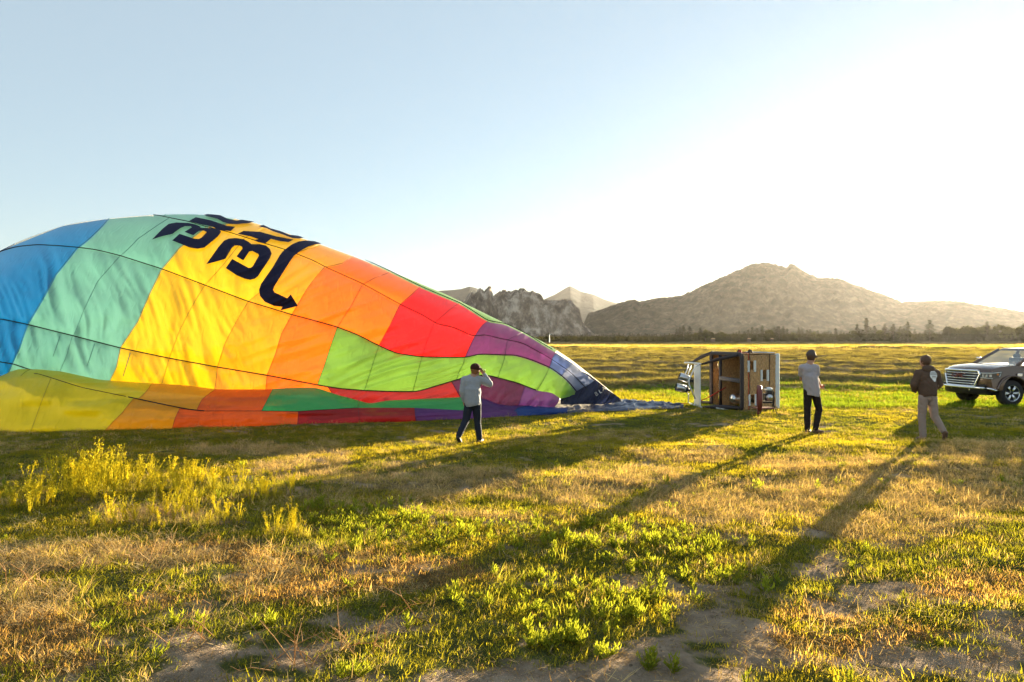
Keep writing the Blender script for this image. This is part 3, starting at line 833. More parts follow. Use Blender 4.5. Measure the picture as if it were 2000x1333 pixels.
# rope handles standing up from the upper side
for k in range(6):
    a0 = .05+k*.13; y0 = .15+.2*(k % 3)
    pts = [(a0+.05*math.cos(t), y0, BH_+.01+.11*math.sin(t)) for t in np.linspace(0, math.pi, 9)]
    MB().tube(pts, .014, 6).build('rope_handle', M_blackrope if k else M_redrope, bas, smooth=True)
# burner frame: square load frame with heat plate, two burners, four padded uprights
bur = empty('burner_frame', at(1362, 795, 21.9) * 1.0, BPHI); bur.location.z = 0
tag(bur, 'white metal burner frame with two burners lying in front of the basket opening', 'burner')
bpy.context.view_layer.update()
ib = bur.matrix_world.inverted()
def bl(px, py, d): return ib @ at(px, py, d)
NB, FB = 21.7, 22.9           # near and far sides of the frame
MB().box(bl(1362, 753.5, 22.1), (.035, .62, 1.28), Matrix.Rotation(R(-18), 3, 'Z')).build('heat_plate', M_alu, bur, bevel=.012)
MB().tube([bl(1337, 709, FB), bl(1352, 709, 22.3), bl(1370, 711, NB)], .024, 8).build('frame_tube', M_alu, bur, smooth=True)
MB().tube([bl(1344, 787, FB), bl(1356, 792, 22.3), bl(1371, 796, NB)], .024, 8).build('frame_tube', M_alu, bur, smooth=True)
MB().tube([bl(1366, 711, NB), bl(1357, 718, NB-.05), bl(1345.5, 743, NB-.2), bl(1346, 752, NB-.2), bl(1358, 779, NB-.05)], .020, 8).build('burner_support', M_alu, bur, smooth=True)
MB().tube([bl(1344, 712, FB-.3), bl(1342, 723, FB-.4), bl(1337, 734, FB-.5)], .018, 8).build('burner_support', M_alu, bur, smooth=True)
MB().tube([bl(1350, 714, FB-.3), bl(1345, 728, FB-.4), bl(1344, 738, FB-.5)], .014, 8).build('burner_support', M_alu, bur, smooth=True)
MB().tube([bl(1344, 787, FB-.4), bl(1345, 772, FB-.5), bl(1341, 764, FB-.5)], .018, 8).build('burner_support', M_alu, bur, smooth=True)
for (x1, y1, x2, y2) in ((1327, 735, 1354, 745), (1321, 756, 1348, 763)):
    a = bl(x1, y1, 22.2); b_ = bl(x2, y2, 22.2)
    q = (b_-a); L = q.length
    Mx = Matrix.Translation(a) @ q.to_track_quat('Z', 'Y').to_matrix().to_4x4()
    c = MB().lathe([(.115, 0), (.12, .01), (.12, L*.62), (.11, L*.64), (.105, L*.02), (.09, 0)], Mx, 20).build('burner_can', M_steel, bur, smooth=True)
    cc = MB()
    for k in range(9):
        r_ = .07
        t0 = k*L*.06
        cc.tube([Mx @ Vector((r_*math.cos(t), r_*math.sin(t), t0+.02)) for t in np.linspace(0, 2*math.pi, 13)], .009, 5, caps=False)
    cc.build('burner_coil', M_dark, c, smooth=True)
    MB().lathe([(.02, L*.60), (.10, L*.62), (.10, L*.8), (.05, L*.86), (.05, L), (.01, L*1.01)], Mx, 16).build('burner_block', M_dark, bur, smooth=True)
# uprights: wrapped rods from frame corners to the basket rim
def upright(p, q, r=.045, lab=None):
    mid = (p+q)/2 + Vector((0, 0, .03))
    o = MB().tube([p, p.lerp(mid, .6), mid, q.lerp(mid, .4), q], [r*.7, r, r*1.15, r*1.1, r], 10).build('upright_sleeve', M_leather, bur, smooth=True)
    return o
def bw(a, w, z): return ib @ (bas.matrix_world @ Vector((a, w, z)))
bpy.context.view_layer.update()
upright(bl(1350, 709, FB), bw(.03, BW_-.05, BH_+.03), .05)
u1 = upright(bl(1370, 712, NB), bw(0, .12, BH_-.02), .045)
upright(bl(1350, 789, FB), bw(0, BW_-.05, .10), .045)
u2 = upright(bl(1372, 796, NB), bw(0, .04, .06), .055)
# white lettering band on the sleeves (far too small to read in the photograph: rows of short strokes)
for (p, q) in ((bl(1394, 705.5, NB-.12), bl(1427, 698.5, NB-.12)), (bl(1398, 797, NB-.30), bl(1430, 801.5, NB-.30))):
    f = MB(); nn = 24
    for k in range(nn):
        if k % 7 == 6: continue
        c = p.lerp(q, (k+.5)/nn); f.box(c, (.016, .006, .022+.014*((k*5) % 3)))
    f.build('sleeve_print', M_white_print, bur)
# lines from the frame to the gathered cloth
for k, (y0, y1, m) in enumerate(((789, 790, M_redrope), (791, 793, M_redrope), (793, 796, M_steel), (788, 797, M_blackrope))):
    MB().tube([bl(1250+k*9, y0-.5, 22.6-k*.2), bl(1300, (y0+y1)/2+1, 22.3-k*.1), bl(1346, y1-2, 22.1)], .010, 5).build('rigging_wire', m, bur)
MB().tube([bl(1369, 783, 21.9), bl(1385, 776, 22.0), bw(.1, BW_*.6, .62)], .014, 6).build('fuel_hose', M_redrope, bur, smooth=True)

# inflation fan standing against the basket
fan = empty('inflation_fan', GP_(1494, 811)); FD = fan.location.y
tag(fan, 'red framed inflation fan with engine standing against the near side of the basket', 'fan')
bpy.context.view_layer.update()
jf = fan.matrix_world.inverted()
def fl(px, py, dd=0.0): return jf @ at(px, py, FD+dd)
rot = Matrix.Rotation(R(74), 3, 'Z')
cen = fl(1483, 779)
# shroud ring seen almost edge on, with grille
Mx = Matrix.Translation(cen) @ rot.to_4x4() @ Matrix.Rotation(R(90), 4, 'X')
MB().lathe([(.36, -.06), (.375, -.05), (.375, .05), (.36, .06), (.34, .05), (.34, -.05), (.36, -.06)], Mx, 28).build('shroud', M_redfan, fan, smooth=True)
g = MB()
for r_ in (.10, .18, .26, .325):
    g.tube([Mx @ Vector((r_*math.cos(t), r_*math.sin(t), .06)) for t in np.linspace(0, 2*math.pi, 25)], .005, 4, caps=False)
for k in range(8):
    t = k*math.pi/8
    g.tube([Mx @ Vector((.35*math.cos(t), .35*math.sin(t), .06)), Mx @ Vector((-.35*math.cos(t), -.35*math.sin(t), .06))], .005, 4)
g.build('guard_grille', M_steel, fan)
bld = MB()
for k in range(4):
    t = k*math.pi/2+.3
    q = Matrix.Rotation(t, 3, 'Z')
    v = [(.03, -.03, -.02), (.33, -.05, -.03), (.33, .05, .03), (.03, .03, .02), (.03, -.03, -.012), (.33, -.05, -.022), (.33, .05, .038), (.03, .03, .028)]
    bld.add([Mx @ (q @ Vector(p)) for p in v], [(3,2,1,0),(4,5,6,7),(0,1,5,4),(1,2,6,5),(2,3,7,6),(3,0,4,7)])
bld.build('fan_blade', M_tan, fan)
e = MB()
ec = fl(1499, 776, .05)
e.box(ec, (.20, .22, .20)); e.box(ec+Vector((.03, -.05, .14)), (.16, .14, .10)); e.box(ec+Vector((-.02, 0, -.14)), (.26, .26, .05))
e.build('engine', M_dark, fan, bevel=.015)
e = MB().ell(ec+Vector((.02, 0, .22)), (.13, .10, .06)); e.build('fuel_tank', M_skid, fan, smooth=True)
e = MB().lathe([(.01, 0), (.09, .0), (.09, .05), (.02, .07)], Matrix.Translation(ec+Vector((.0, -.13, .0))) @ Matrix.Rotation(R(90), 4, 'X'), 16); e.build('starter_cover', M_steel, fan, smooth=True)
e = MB().tube([fl(1493, 758), fl(1504, 759), fl(1511, 766), fl(1512, 780), fl(1511, 795)], .016, 6); e.build('handle_tube', M_black, fan, smooth=True)
e = MB().tube([fl(1491, 762, .25), fl(1502, 763, .25), fl(1509, 770, .25), fl(1510, 792, .25)], .014, 6); e.build('handle_tube', M_black, fan, smooth=True)
def drop(p): p = p.copy(); p.z = 0.0; return p
for (x1, y1, x2, dd) in ((1511, 790, 1519, -.15), (1487, 800, 1483, -.3), (1508, 790, 1513, .25)):
    e = MB().tube([fl(x1, y1, dd*.5), drop(fl(x2, 811, dd))], .014, 6); e.build('leg', M_dark, fan)
for dd in (-.12, .28):
    wc = fl(1481, 803, dd); wc.z = .085
    Mw = Matrix.Translation(wc) @ Matrix.Rotation(R(75), 4, 'Y') @ Matrix.Rotation(0, 4, 'X')
    w_ = MB().lathe([(.03, -.025), (.075, -.03), (.085, -.015), (.085, .015), (.075, .03), (.03, .025), (.03, -.025)], Matrix.Translation(wc) @ rot.to_4x4() @ Matrix.Rotation(R(90), 4, 'X'), 18)
    w_.build('wheel', M_redfan, fan, smooth=True)
e = MB().box(fl(1490, 797), (.5, .45, .03)); e.build('base_plate', M_redfan, fan, bevel=.01)

# ------------------------------------------------------------------ people
def skinmat(name, col): return pmat(name, col, .5, var=.1, scale=14)
M_skin = skinmat('skin', (.42, .22, .14))
def cloth(name, col, var=.12): return pmat(name, col, .85, var=var, scale=18, bump=.5, bscale=9, spec=.15, bdist=.04)
def remeshed(name, mb, vox, mat, parent, smooth=2, wr=0.0, seed=0, cut=None, cutw=.0):
    me = mb.mesh(name+'_src')
    o = bpy.data.objects.new('tmp', me); COL.objects.link(o)
    m = o.modifiers.new('r', 'REMESH'); m.mode = 'VOXEL'; m.voxel_size = vox
    if smooth:
        m = o.modifiers.new('s', 'SMOOTH'); m.factor = .5; m.iterations = smooth
    dg = bpy.context.evaluated_depsgraph_get()
    nm = bpy.data.meshes.new_from_object(o.evaluated_get(dg))
    bpy.data.objects.remove(o)
    if wr:
        n_ = len(nm.vertices); co = np.zeros(n_*3, np.float32); no = np.zeros(n_*3, np.float32)
        nm.vertices.foreach_get('co', co); nm.vertices.foreach_get('normal', no)
        co = co.reshape(-1, 3); no = no.reshape(-1, 3)
        a = np.arctan2(co[:, 1], co[:, 0])
        d = (ridged(co[:, 2]*16+a*1.2+3*vn(co[:, 0]*6, co[:, 2]*4, seed), co[:, 0]*5+co[:, 1]*4, seed)+.2)*wr
        co += no*d[:, None]
        nm.vertices.foreach_set('co', co.reshape(-1))
    if cut is not None:
        n_ = len(nm.vertices); co = np.zeros(n_*3, np.float32); nm.vertices.foreach_get('co', co); co = co.reshape(-1, 3)
        lim = cut + cutw*np.sin(np.arctan2(co[:, 1], co[:, 0])*2+seed)
        co[:, 2] = np.maximum(co[:, 2], lim); nm.vertices.foreach_set('co', co.reshape(-1)); nm.update()
    nm.name = name
    nm.materials.clear()
    return link(name, nm, mat, parent)

def hand(mb, w, d, side, curl=.5, s=1.0):
    """palm, four fingers of different length and a thumb, from wrist w along direction d"""
    d = Vector(d).normalized(); up = Vector((0, -1, 0)); sd = d.cross(up).normalized()*side; pn = sd.cross(d).normalized()
    palm = w + d*.045*s
    mb.ell(palm, (.020*s, .040*s, .050*s), rot=Matrix((pn, sd, d)).transposed(), n=10, m=6)
    for k, L in enumerate((.070, .080, .074, .058)):
        b = palm + d*.035*s + sd*(.028-.019*k)*s
        m1 = b + (d*math.cos(curl*.5)+pn*math.sin(curl*.5))*L*.5*s
        m2 = m1 + (d*math.cos(curl*1.6)+pn*math.sin(curl*1.6))*L*.5*s
        mb.cap(b-d*.02*s, m1, .0095*s, .009*s, 7); mb.cap(m1, m2, .009*s, .0075*s, 7)
    b = palm - d*.02*s + sd*.032*s
    t1 = b + (d*.55+sd*.6+pn*.3).normalized()*.042*s; t2 = t1 + (d*.8+sd*.15+pn*.5).normalized()*.03*s
    mb.cap(b, t1, .012*s, .0105*s, 7); mb.cap(t1, t2, .0105*s, .009*s, 7)

def person(px, pyf, label, J, look, skinm, shirt, trouser, shoe, hat, hair, hatkind, sleeves, seed, shoulders=1.0, loose=1.0, hairlen=.06):
    base = GP_(px, pyf)
    root = empty('person', base); root.location.z = GZ(base.x, base.y)-.005
    tag(root, label, 'person')
    V = {k: Vector(v) for k, v in J.items()}
    neck = V['neck']; head = V['head']; pel = V['pelvis']; chest = V['chest']
    body = MB()
    lk = Vector(look).normalized()
    rotH = Matrix((Vector((0,0,1)).cross(lk).normalized()*-1, lk, Vector((0,0,1)))).transposed()
    # head: skull, jaw, nose, ears
    body.ell(head+Vector((0,0,.02)), (.082, .101, .112), rotH)
    body.ell(head+lk*.030+Vector((0,0,-.055)), (.056, .062, .062), rotH)
    body.cap(head+lk*.088+Vector((0,0,.018)), head+lk*.108+Vector((0,0,-.015)), .010, .014, 8)
    side = rotH @ Vector((1,0,0))
    for sgn in (-1, 1):
        body.ell(head+side*.078*sgn+Vector((0,0,-.003)), (.010, .022, .032), rotH, 8, 6)
        body.ell(head+lk*.088+side*.030*sgn+Vector((0,0,.022)), (.014, .010, .009), rotH, 8, 6)
    body.ell(head+lk*.090+Vector((0,0,-.045)), (.024, .010, .008), rotH, 8, 6)
    body.cap(head+Vector((0,0,-.05)), neck, .056, .064)
    body.cap(neck, chest, .075, .12); body.ell(chest, (.155, .10, .17)); body.ell(chest.lerp(pel, .55), (.135, .092, .17)); body.ell(pel, (.15, .105, .13))
    for s_ in 'LR':
        sh, el, wr_ = V['sh'+s_], V['el'+s_], V['wr'+s_]
        body.cap(chest+Vector((0,0,.10)), sh, .07, .058)
        body.cap(sh, el, .052, .040); body.cap(el, wr_, .040, .027)
        hand(body, wr_, V['hd'+s_]-wr_, 1 if s_ == 'R' else -1, curl=.7)
        hp, kn, an, to = V['hp'+s_], V['kn'+s_], V['an'+s_], V['to'+s_]
        body.cap(hp, kn, .085, .055); body.cap(kn, an, .055, .038); body.cap(an, to, .035, .030)
    remeshed('body', body, .0085, skinm, root, smooth=1)
    # shirt or jacket
    t = MB(); g = .016*loose
    t.ell(chest+Vector((0,0,.0)), (.168*shoulders+g, .118+g, .185)); t.ell(chest.lerp(pel, .5), (.165+g, .115+g, .20)); 
    hem = V.get('hem', pel+Vector((0,0,.02)))
    t.cap(chest.lerp(pel, .3), hem, .15+g, .148+g, 14)
    t.cap(neck+Vector((0,0,-.03)), chest+Vector((0,0,.06)), .072, .13)
    for s_ in 'LR':
        sh, el, wr_ = V['sh'+s_], V['el'+s_], V['wr'+s_]
        t.cap(chest+Vector((0,0,.07)), sh+Vector((0,0,-.015)), .10, .062+g)
        t.cap(neck+Vector((0,0,-.05)), sh+Vector((0,0,-.02)), .05, .055+g)
        if sleeves == 'long': t.cap(sh+Vector((0,0,-.02)), el, .060+g, .048+g); t.cap(el, el.lerp(wr_, .93), .052+g, .036+g*.6)
        else: t.cap(sh+Vector((0,0,-.02)), sh.lerp(el, .62), .058+g, .056+g)
    o = remeshed('jacket' if sleeves == 'long' and loose > 1.5 else 'shirt', t, .013, shirt, root, smooth=3, wr=.013, seed=seed, cut=hem.z-.05, cutw=.02)
    # trousers
    t = MB(); t.ell(pel+Vector((0,0,-.01)), (.160, .122, .125))
    for s_ in 'LR':
        hp, kn, an = V['hp'+s_], V['kn'+s_], V['an'+s_]
        t.cap(hp+Vector((0,0,.02)), kn, .098, .073); t.cap(kn, an.lerp(kn, .04), .073, .060)
    remeshed('trousers', t, .012, trouser, root, smooth=2, wr=.012, seed=seed+5)
    for s_ in 'LR':
        an, to = V['an'+s_], V['to'+s_]; ax = (to-an); 
        heel = V.get('heel'+s_, an-Vector((ax.x, ax.y, 0)).normalized()*.03+Vector((0,0,-.045)))
        t = MB(); t.cap(heel, to, .042, .036); t.cap(an, heel.lerp(to, .35), .047, .048); t.cap(heel.lerp(to, .5), to, .047, .040)
        sho = remeshed('shoe', t, .010, shoe, root, smooth=1)
    # hair
    t = MB(); t.ell(head-lk*.018+Vector((0,0,.027)), (.094, .100, .113), rotH)
    if hairlen > .04:
        t.ell(head-lk*.045+Vector((0,0,-.03)), (.072, .055, hairlen), rotH)
    # keep the face clear
    h_ = remeshed('hair', t, .010, hair, root, smooth=1, wr=.012, seed=seed+9)
    if hatkind:
        t = MB()
        t.ell(head-lk*.008+Vector((0,0,.052)), (.108, .121, .098), rotH)
        crown = t
        if hatkind == 'bucket':
            t.cap(head+Vector((0,0,.062)), head+Vector((0,0,.10)), .098, .088, 16)
        ho = remeshed('cap', crown, .009, hat, root, smooth=1)
        b = MB(); 
        n_ = 18; pts = []; pts2 = []
        for k in range(n_+1):
            a = (-80+160*k/n_); fr = math.cos(R(a))
            r1 = .095; r2 = .095+ .075*max(0, fr)**.6
            dv = lk*math.cos(R(a))+side*math.sin(R(a))*.92
            pts.append(head+dv*r1+Vector((0,0,.052))); pts2.append(head+dv*r2+Vector((0,0,.040-.012*fr)))
        vv = pts+pts2; m_ = n_+1
        up = Vector((0,0,.008))
        vv = vv+[p+up for p in vv]
        fs = [(k, k+1, m_+k+1, m_+k) for k in range(n_)]+[(2*m_+k, 3*m_+k, 3*m_+k+1, 2*m_+k+1) for k in range(n_)]+[(m_+k, m_+k+1, 3*m_+k+1, 3*m_+k) for k in range(n_)]
        b.add(vv, fs); b.build('brim', hat, ho, smooth=True)
        if hatkind == 'bucket':
            MB().tube([head+(lk*math.cos(t)+side*math.sin(t)*.9)*.107+Vector((0,0,.050)) for t in np.linspace(0, 2*math.pi, 25)], [.012]*25, 6, caps=False).build('hat_band', hat, ho, smooth=True)
    return root, V

M_greyshirt = cloth('grey_marl_cloth', (.30, .31, .34)); M_jeans = cloth('dark_jeans', (.022, .026, .042)); M_blacktr = cloth('black_trousers', (.022, .016, .016))
M_hood = cloth('brown_hoodie_cloth', (.105, .068, .05)); M_tee = cloth('mauve_grey_tee', (.36, .33, .36)); M_greytr = cloth('grey_jeans', (.30, .23, .20))
M_shoe = pmat('dark_shoe', (.03, .025, .025), .6, var=.2); M_boot = pmat('brown_boot', (.11, .06, .035), .7, var=.25)
M_cap = cloth('dark_brown_cap', (.05, .018, .014)); M_hat = cloth('grey_brown_hat', (.10, .08, .07)); M_hairf = pmat('fair_hair', (.24, .10, .035), .6, var=.3, scale=60)
M_haird = pmat('brown_hair', (.09, .045, .025), .6, var=.3, scale=60)

p1, V1 = person(925, 863, 'person in grey long sleeved top walking with one hand raised to a dark cap', dict(
    head=(.045, .0, 1.515), neck=(.0, -.02, 1.40), chest=(-.03, 0, 1.25), pelvis=(-.02, .0, .86), hem=(-.02, -.01, .84),
    shL=(-.185, -.01, 1.335), elL=(-.225, -.03, 1.09), wrL=(-.195, .03, .88), hdL=(-.175, .06, .78),
    shR=(.135, .02, 1.335), elR=(.325, .12, 1.225), wrR=(.215, .10, 1.43), hdR=(.155, .10, 1.51),
    hpL=(-.085, 0, .83), knL=(-.165, .02, .47), anL=(-.305, -.16, .17), toL=(-.27, -.06, .04), heelL=(-.315, -.20, .15),
    hpR=(.06, .02, .83), knR=(.075, .10, .45), anR=(.115, .10, .08), toR=(.165, .24, .035)),
    (.65, .75, -.05), M_skin, M_greyshirt, M_jeans, M_shoe, M_cap, M_hairf, 'cap', 'long', 3, 1.0, 1.15, .075)
p2, V2 = person(1588, 848, 'person in short sleeved grey tee and hat looking down at the hands', dict(
    head=(-.03, .02, 1.70), neck=(-.07, 0, 1.58), chest=(-.085, 0, 1.40), pelvis=(-.035, 0, .97), hem=(-.02, 0, .90),
    shL=(-.235, .02, 1.49), elL=(-.20, .16, 1.22), wrL=(.04, .32, 1.10), hdL=(.12, .34, 1.07),
    shR=(.055, -.01, 1.49), elR=(.105, .04, 1.23), wrR=(.215, .16, 1.09), hdR=(.275, .20, 1.03),
    hpL=(-.115, 0, .93), knL=(-.12, .02, .53), anL=(-.125, .0, .10), toL=(-.03, .12, .04),
    hpR=(.035, 0, .93), knR=(.155, .05, .54), anR=(.04, -.03, .10), toR=(.19, -.06, .04)),
    (.78, .6, -.22), M_skin, M_tee, M_blacktr, M_boot, M_hat, M_haird, 'bucket', 'short', 13, .95, 1.0, .05)
# rope end held in the hands
bpy.context.view_layer.update()
rp = empty('rope_end', p2.location + Vector((.24, .18, 1.04)))
tag(rp, 'short tan rope end held in the hands of the person in the grey tee', 'rope')
MB().tube([(-.06, .0, .05), (.0, 0, .02), (.05, -.01, -.03), (.12, -.02, -.08), (.17, -.02, -.10)], .012, 6).build('strand', M_tan, rp, smooth=True)
MB().tube([(.03, .0, .06), (.0, -.02, -.01), (.06, .01, -.02), (.08, 0, .03)], .012, 6).build('strand', M_redrope, rp, smooth=True)
p3, V3 = person(1812, 864, 'person in brown hooded jacket with white back print and grey jeans walking to the pickup', dict(
    head=(-.045, .02, 1.635), neck=(-.02, 0, 1.52), chest=(-.015, 0, 1.32), pelvis=(.0, 0, .93), hem=(.0, 0, .98),
    shL=(-.185, .0, 1.41), elL=(-.262, .03, 1.17), wrL=(-.19, .15, 1.03), hdL=(-.12, .20, 1.00),
    shR=(.165, .0, 1.41), elR=(.25, .03, 1.17), wrR=(.20, .15, 1.05), hdR=(.12, .20, 1.02),
    hpL=(-.09, 0, .88), knL=(-.10, .04, .50), anL=(-.085, .02, .085), toL=(-.13, .14, .035),
    hpR=(.085, 0, .88), knR=(.125, -.02, .52), anR=(.245, -.14, .22), toR=(.265, -.12, .06), heelR=(.255, -.20, .20)),
    (-.55, .82, 0), M_skin, M_hood, M_greytr, M_boot, M_cap, M_haird, None, 'long', 23, 1.0, 1.5001, .05)
# hood lying on the shoulders
t = MB(); t.ell(V3['neck']+Vector((.01, -.055, -.03)), (.13, .075, .08)); t.ell(V3['neck']+Vector((.01, -.02, .0)), (.11, .08, .05))
remeshed('hood', t, .012, M_hood, p3, smooth=2, wr=.01, seed=4)
# printed balloon emblem with lettering on the back of the jacket
em = bpy.data.meshes.new('emblem')
def backy(x, z): return -.158 - .02*math.cos(x*4)
bmv = []; bmf = []
def pr(x, z): return (.085+x, -.172+.45*(x+.03)**2, 1.335+z)
def strip_poly(z0, z1):
    def hw(z):
        if z > .02: return .088*math.sqrt(max(0, 1-((z-.02)/.105)**2))
        return .088*max(.12, 1-((.02-z)/.135)**1.25)
    k = 6; b = len(bmv)
    for i in range(k+1):
        z = z0+(z1-z0)*i/k
        for j in range(7): bmv.append(pr(hw(z)*(-1+j/3), z))
    for i in range(k):
        for j in range(6): bmf.append((b+i*7+j, b+i*7+j+1, b+(i+1)*7+j+1, b+(i+1)*7+j))
for z0, z1 in ((-.10, -.032), (-.030, .035), (.045, .062), (.072, .086), (.096, .122)): strip_poly(z0, z1)
from mathutils.bvhtree import BVHTree
jk = next(c for c in p3.children if c.name.startswith('jacket'))
bvh = BVHTree.FromPolygons([v.co.copy() for v in jk.data.vertices], [tuple(q.vertices) for q in jk.data.polygons])
def onback(x, z, off):
    # smooth the cloth a little under the print: nearest of a few hits
    ys_ = []
    for dx, dz in ((0, 0), (.012, 0), (-.012, 0), (0, .012), (0, -.012)):
        h_ = bvh.ray_cast(Vector((x+dx, -1.0, z+dz)), Vector((0, 1, 0)))
        if h_[0] is not None: ys_.append(h_[0].y)
    return (x, (min(ys_) if ys_ else -.15)-off, z)
bmv = [onback(v[0]-.04, v[2], .010) for v in bmv]
em.from_pydata(bmv, [], bmf); em.update()
link('emblem', em, M_white_print, p3)
tm = text_pts('asac', .062)
for v in tm.vertices: 
    x, z = v.co.x, v.co.y; p = pr(x, z+.006); v.co = onback(p[0]-.04, p[2], .018)
link('emblem_lettering', tm, M_hood, p3, smooth=False)

# ------------------------------------------------------------------ pickup truck
PHI = R(7.0)
TN = Vector((14.72, 22.35, 0))
trk = empty('pickup_truck', TN, PHI)
tag(trk, 'dark pickup truck with a large chrome grille parked in the low sun', 'truck')
M_paint = pmat('dark_brown_paint', (.12, .070, .052), .25, .4, var=.1, scale=1.5, spec=.6)  # brown lightened, the veil of lens flare put into the colour
M_paint.node_tree.nodes['Principled BSDF'].inputs['Coat Weight'].default_value = .8
M_chrome = pmat('chrome', (.82, .82, .84), .14, 1.0, var=.03)
M_tyre = pmat('tyre', (.022, .020, .020), .85, var=.2)
M_plast = pmat('black_trim', (.018, .017, .017), .5, var=.1)
gl, n, l, b = nodemat('window_glass'); b.inputs['Base Color'].default_value = (.75, .8, .8, 1); b.inputs['Roughness'].default_value = .03
b.inputs['Alpha'].default_value = .32; b.inputs['IOR'].default_value = 1.45
nzz = n.new('ShaderNodeTexNoise'); nzz.inputs['Scale'].default_value = 3; mrr = n.new('ShaderNodeMapRange'); mrr.inputs[3].default_value = .02; mrr.inputs[4].default_value = .08
l.new(nzz.outputs['Fac'], mrr.inputs[0]); l.new(mrr.outputs[0], b.inputs['Roughness'])
M_lens = pmat('headlight_cover', (.10, .09, .085), .08, .2, var=.2)
M_lamp = pmat('headlight_lens', (.75, .74, .70), .12, .3, var=.1); M_amber = pmat('amber_lens', (.8, .25, .02), .3)
TW = 2.0
def shell(name, prof, w0, w1, nose=0.0, top_in=0.0, ztop=1.2, mat=M_paint, bev=.05, crown=.0):
    """side outline (x back, z up) drawn across from w0 to w1, nose rounded in plan, flanks leaning in upward"""
    bm = bmesh.new(); ws = [w0 + (w1-w0)*k/8 for k in range(9)]
    rings = []
    for w in ws:
        e = abs((w-(w0+w1)/2)/((w1-w0)/2))
        rg = []
        for (x, z) in prof:
            xx = x + nose*(e**3)*max(0, 1-x/1.4)*(1 if z > .3 else .6)
            ww = w + (-(w-(w0+w1)/2))*top_in*max(0, (z-.75)/.5)
            rg.append(bm.verts.new((xx, ww, z + crown*(1-e*e)*(1 if z > ztop-.25 and x < 3 else 0))))
        rings.append(rg)
    m = len(prof)
    for a, b_ in zip(rings[:-1], rings[1:]):
        for k in range(m):
            bm.faces.new((a[k], a[(k+1) % m], b_[(k+1) % m], b_[k]))
    for rg, rev in ((rings[0], False), (rings[-1], True)):
        tri = tessellate_polygon([[Vector((v.co.x, v.co.z, 0)) for v in rg]])
        for t_ in tri:
            q = [rg[i] for i in t_]
            if rev: q.reverse()
            try: bm.faces.new(q)
            except ValueError: pass
    bmesh.ops.recalc_face_normals(bm, faces=bm.faces[:])
    bmesh.ops.dissolve_limit(bm, angle_limit=R(.5), verts=bm.verts[:], edges=bm.edges[:]) if False else None
    me = bpy.data.meshes.new(name); bm.to_mesh(me); bm.free()
    o = link(name, me, mat, trk, smooth=True)
    mo = o.modifiers.new('b', 'BEVEL'); mo.width = bev; mo.segments = 3; mo.limit_method = 'ANGLE'; mo.angle_limit = R(40)
    mo2 = o.modifiers.new('w', 'WEIGHTED_NORMAL'); mo2.keep_sharp = True
    return o
def arch(xc, r, z0, n_=12):
    a0 = math.asin(min(1, (z0-.42)/r)) if True else 0
    return [(xc - r*math.cos(t), .42 + r*math.sin(t)) for t in np.linspace(a0, math.pi-a0, n_)]
WX = (.98, 4.72)
low = [(.10, .46), (.02, .62), (.0, .95), (.03, 1.08), (.12, 1.17), (.45, 1.235), (1.0, 1.27), (1.62, 1.285), (5.85, 1.285), (5.88, .62), (5.80, .50)]
bottom = []
for xc in reversed(WX):
    bottom += list(reversed(arch(xc, .50, .50)))
prof = low + bottom
shell('body', prof, 0, TW, nose=.26, top_in=.05, ztop=1.28, crown=.04, bev=.045)
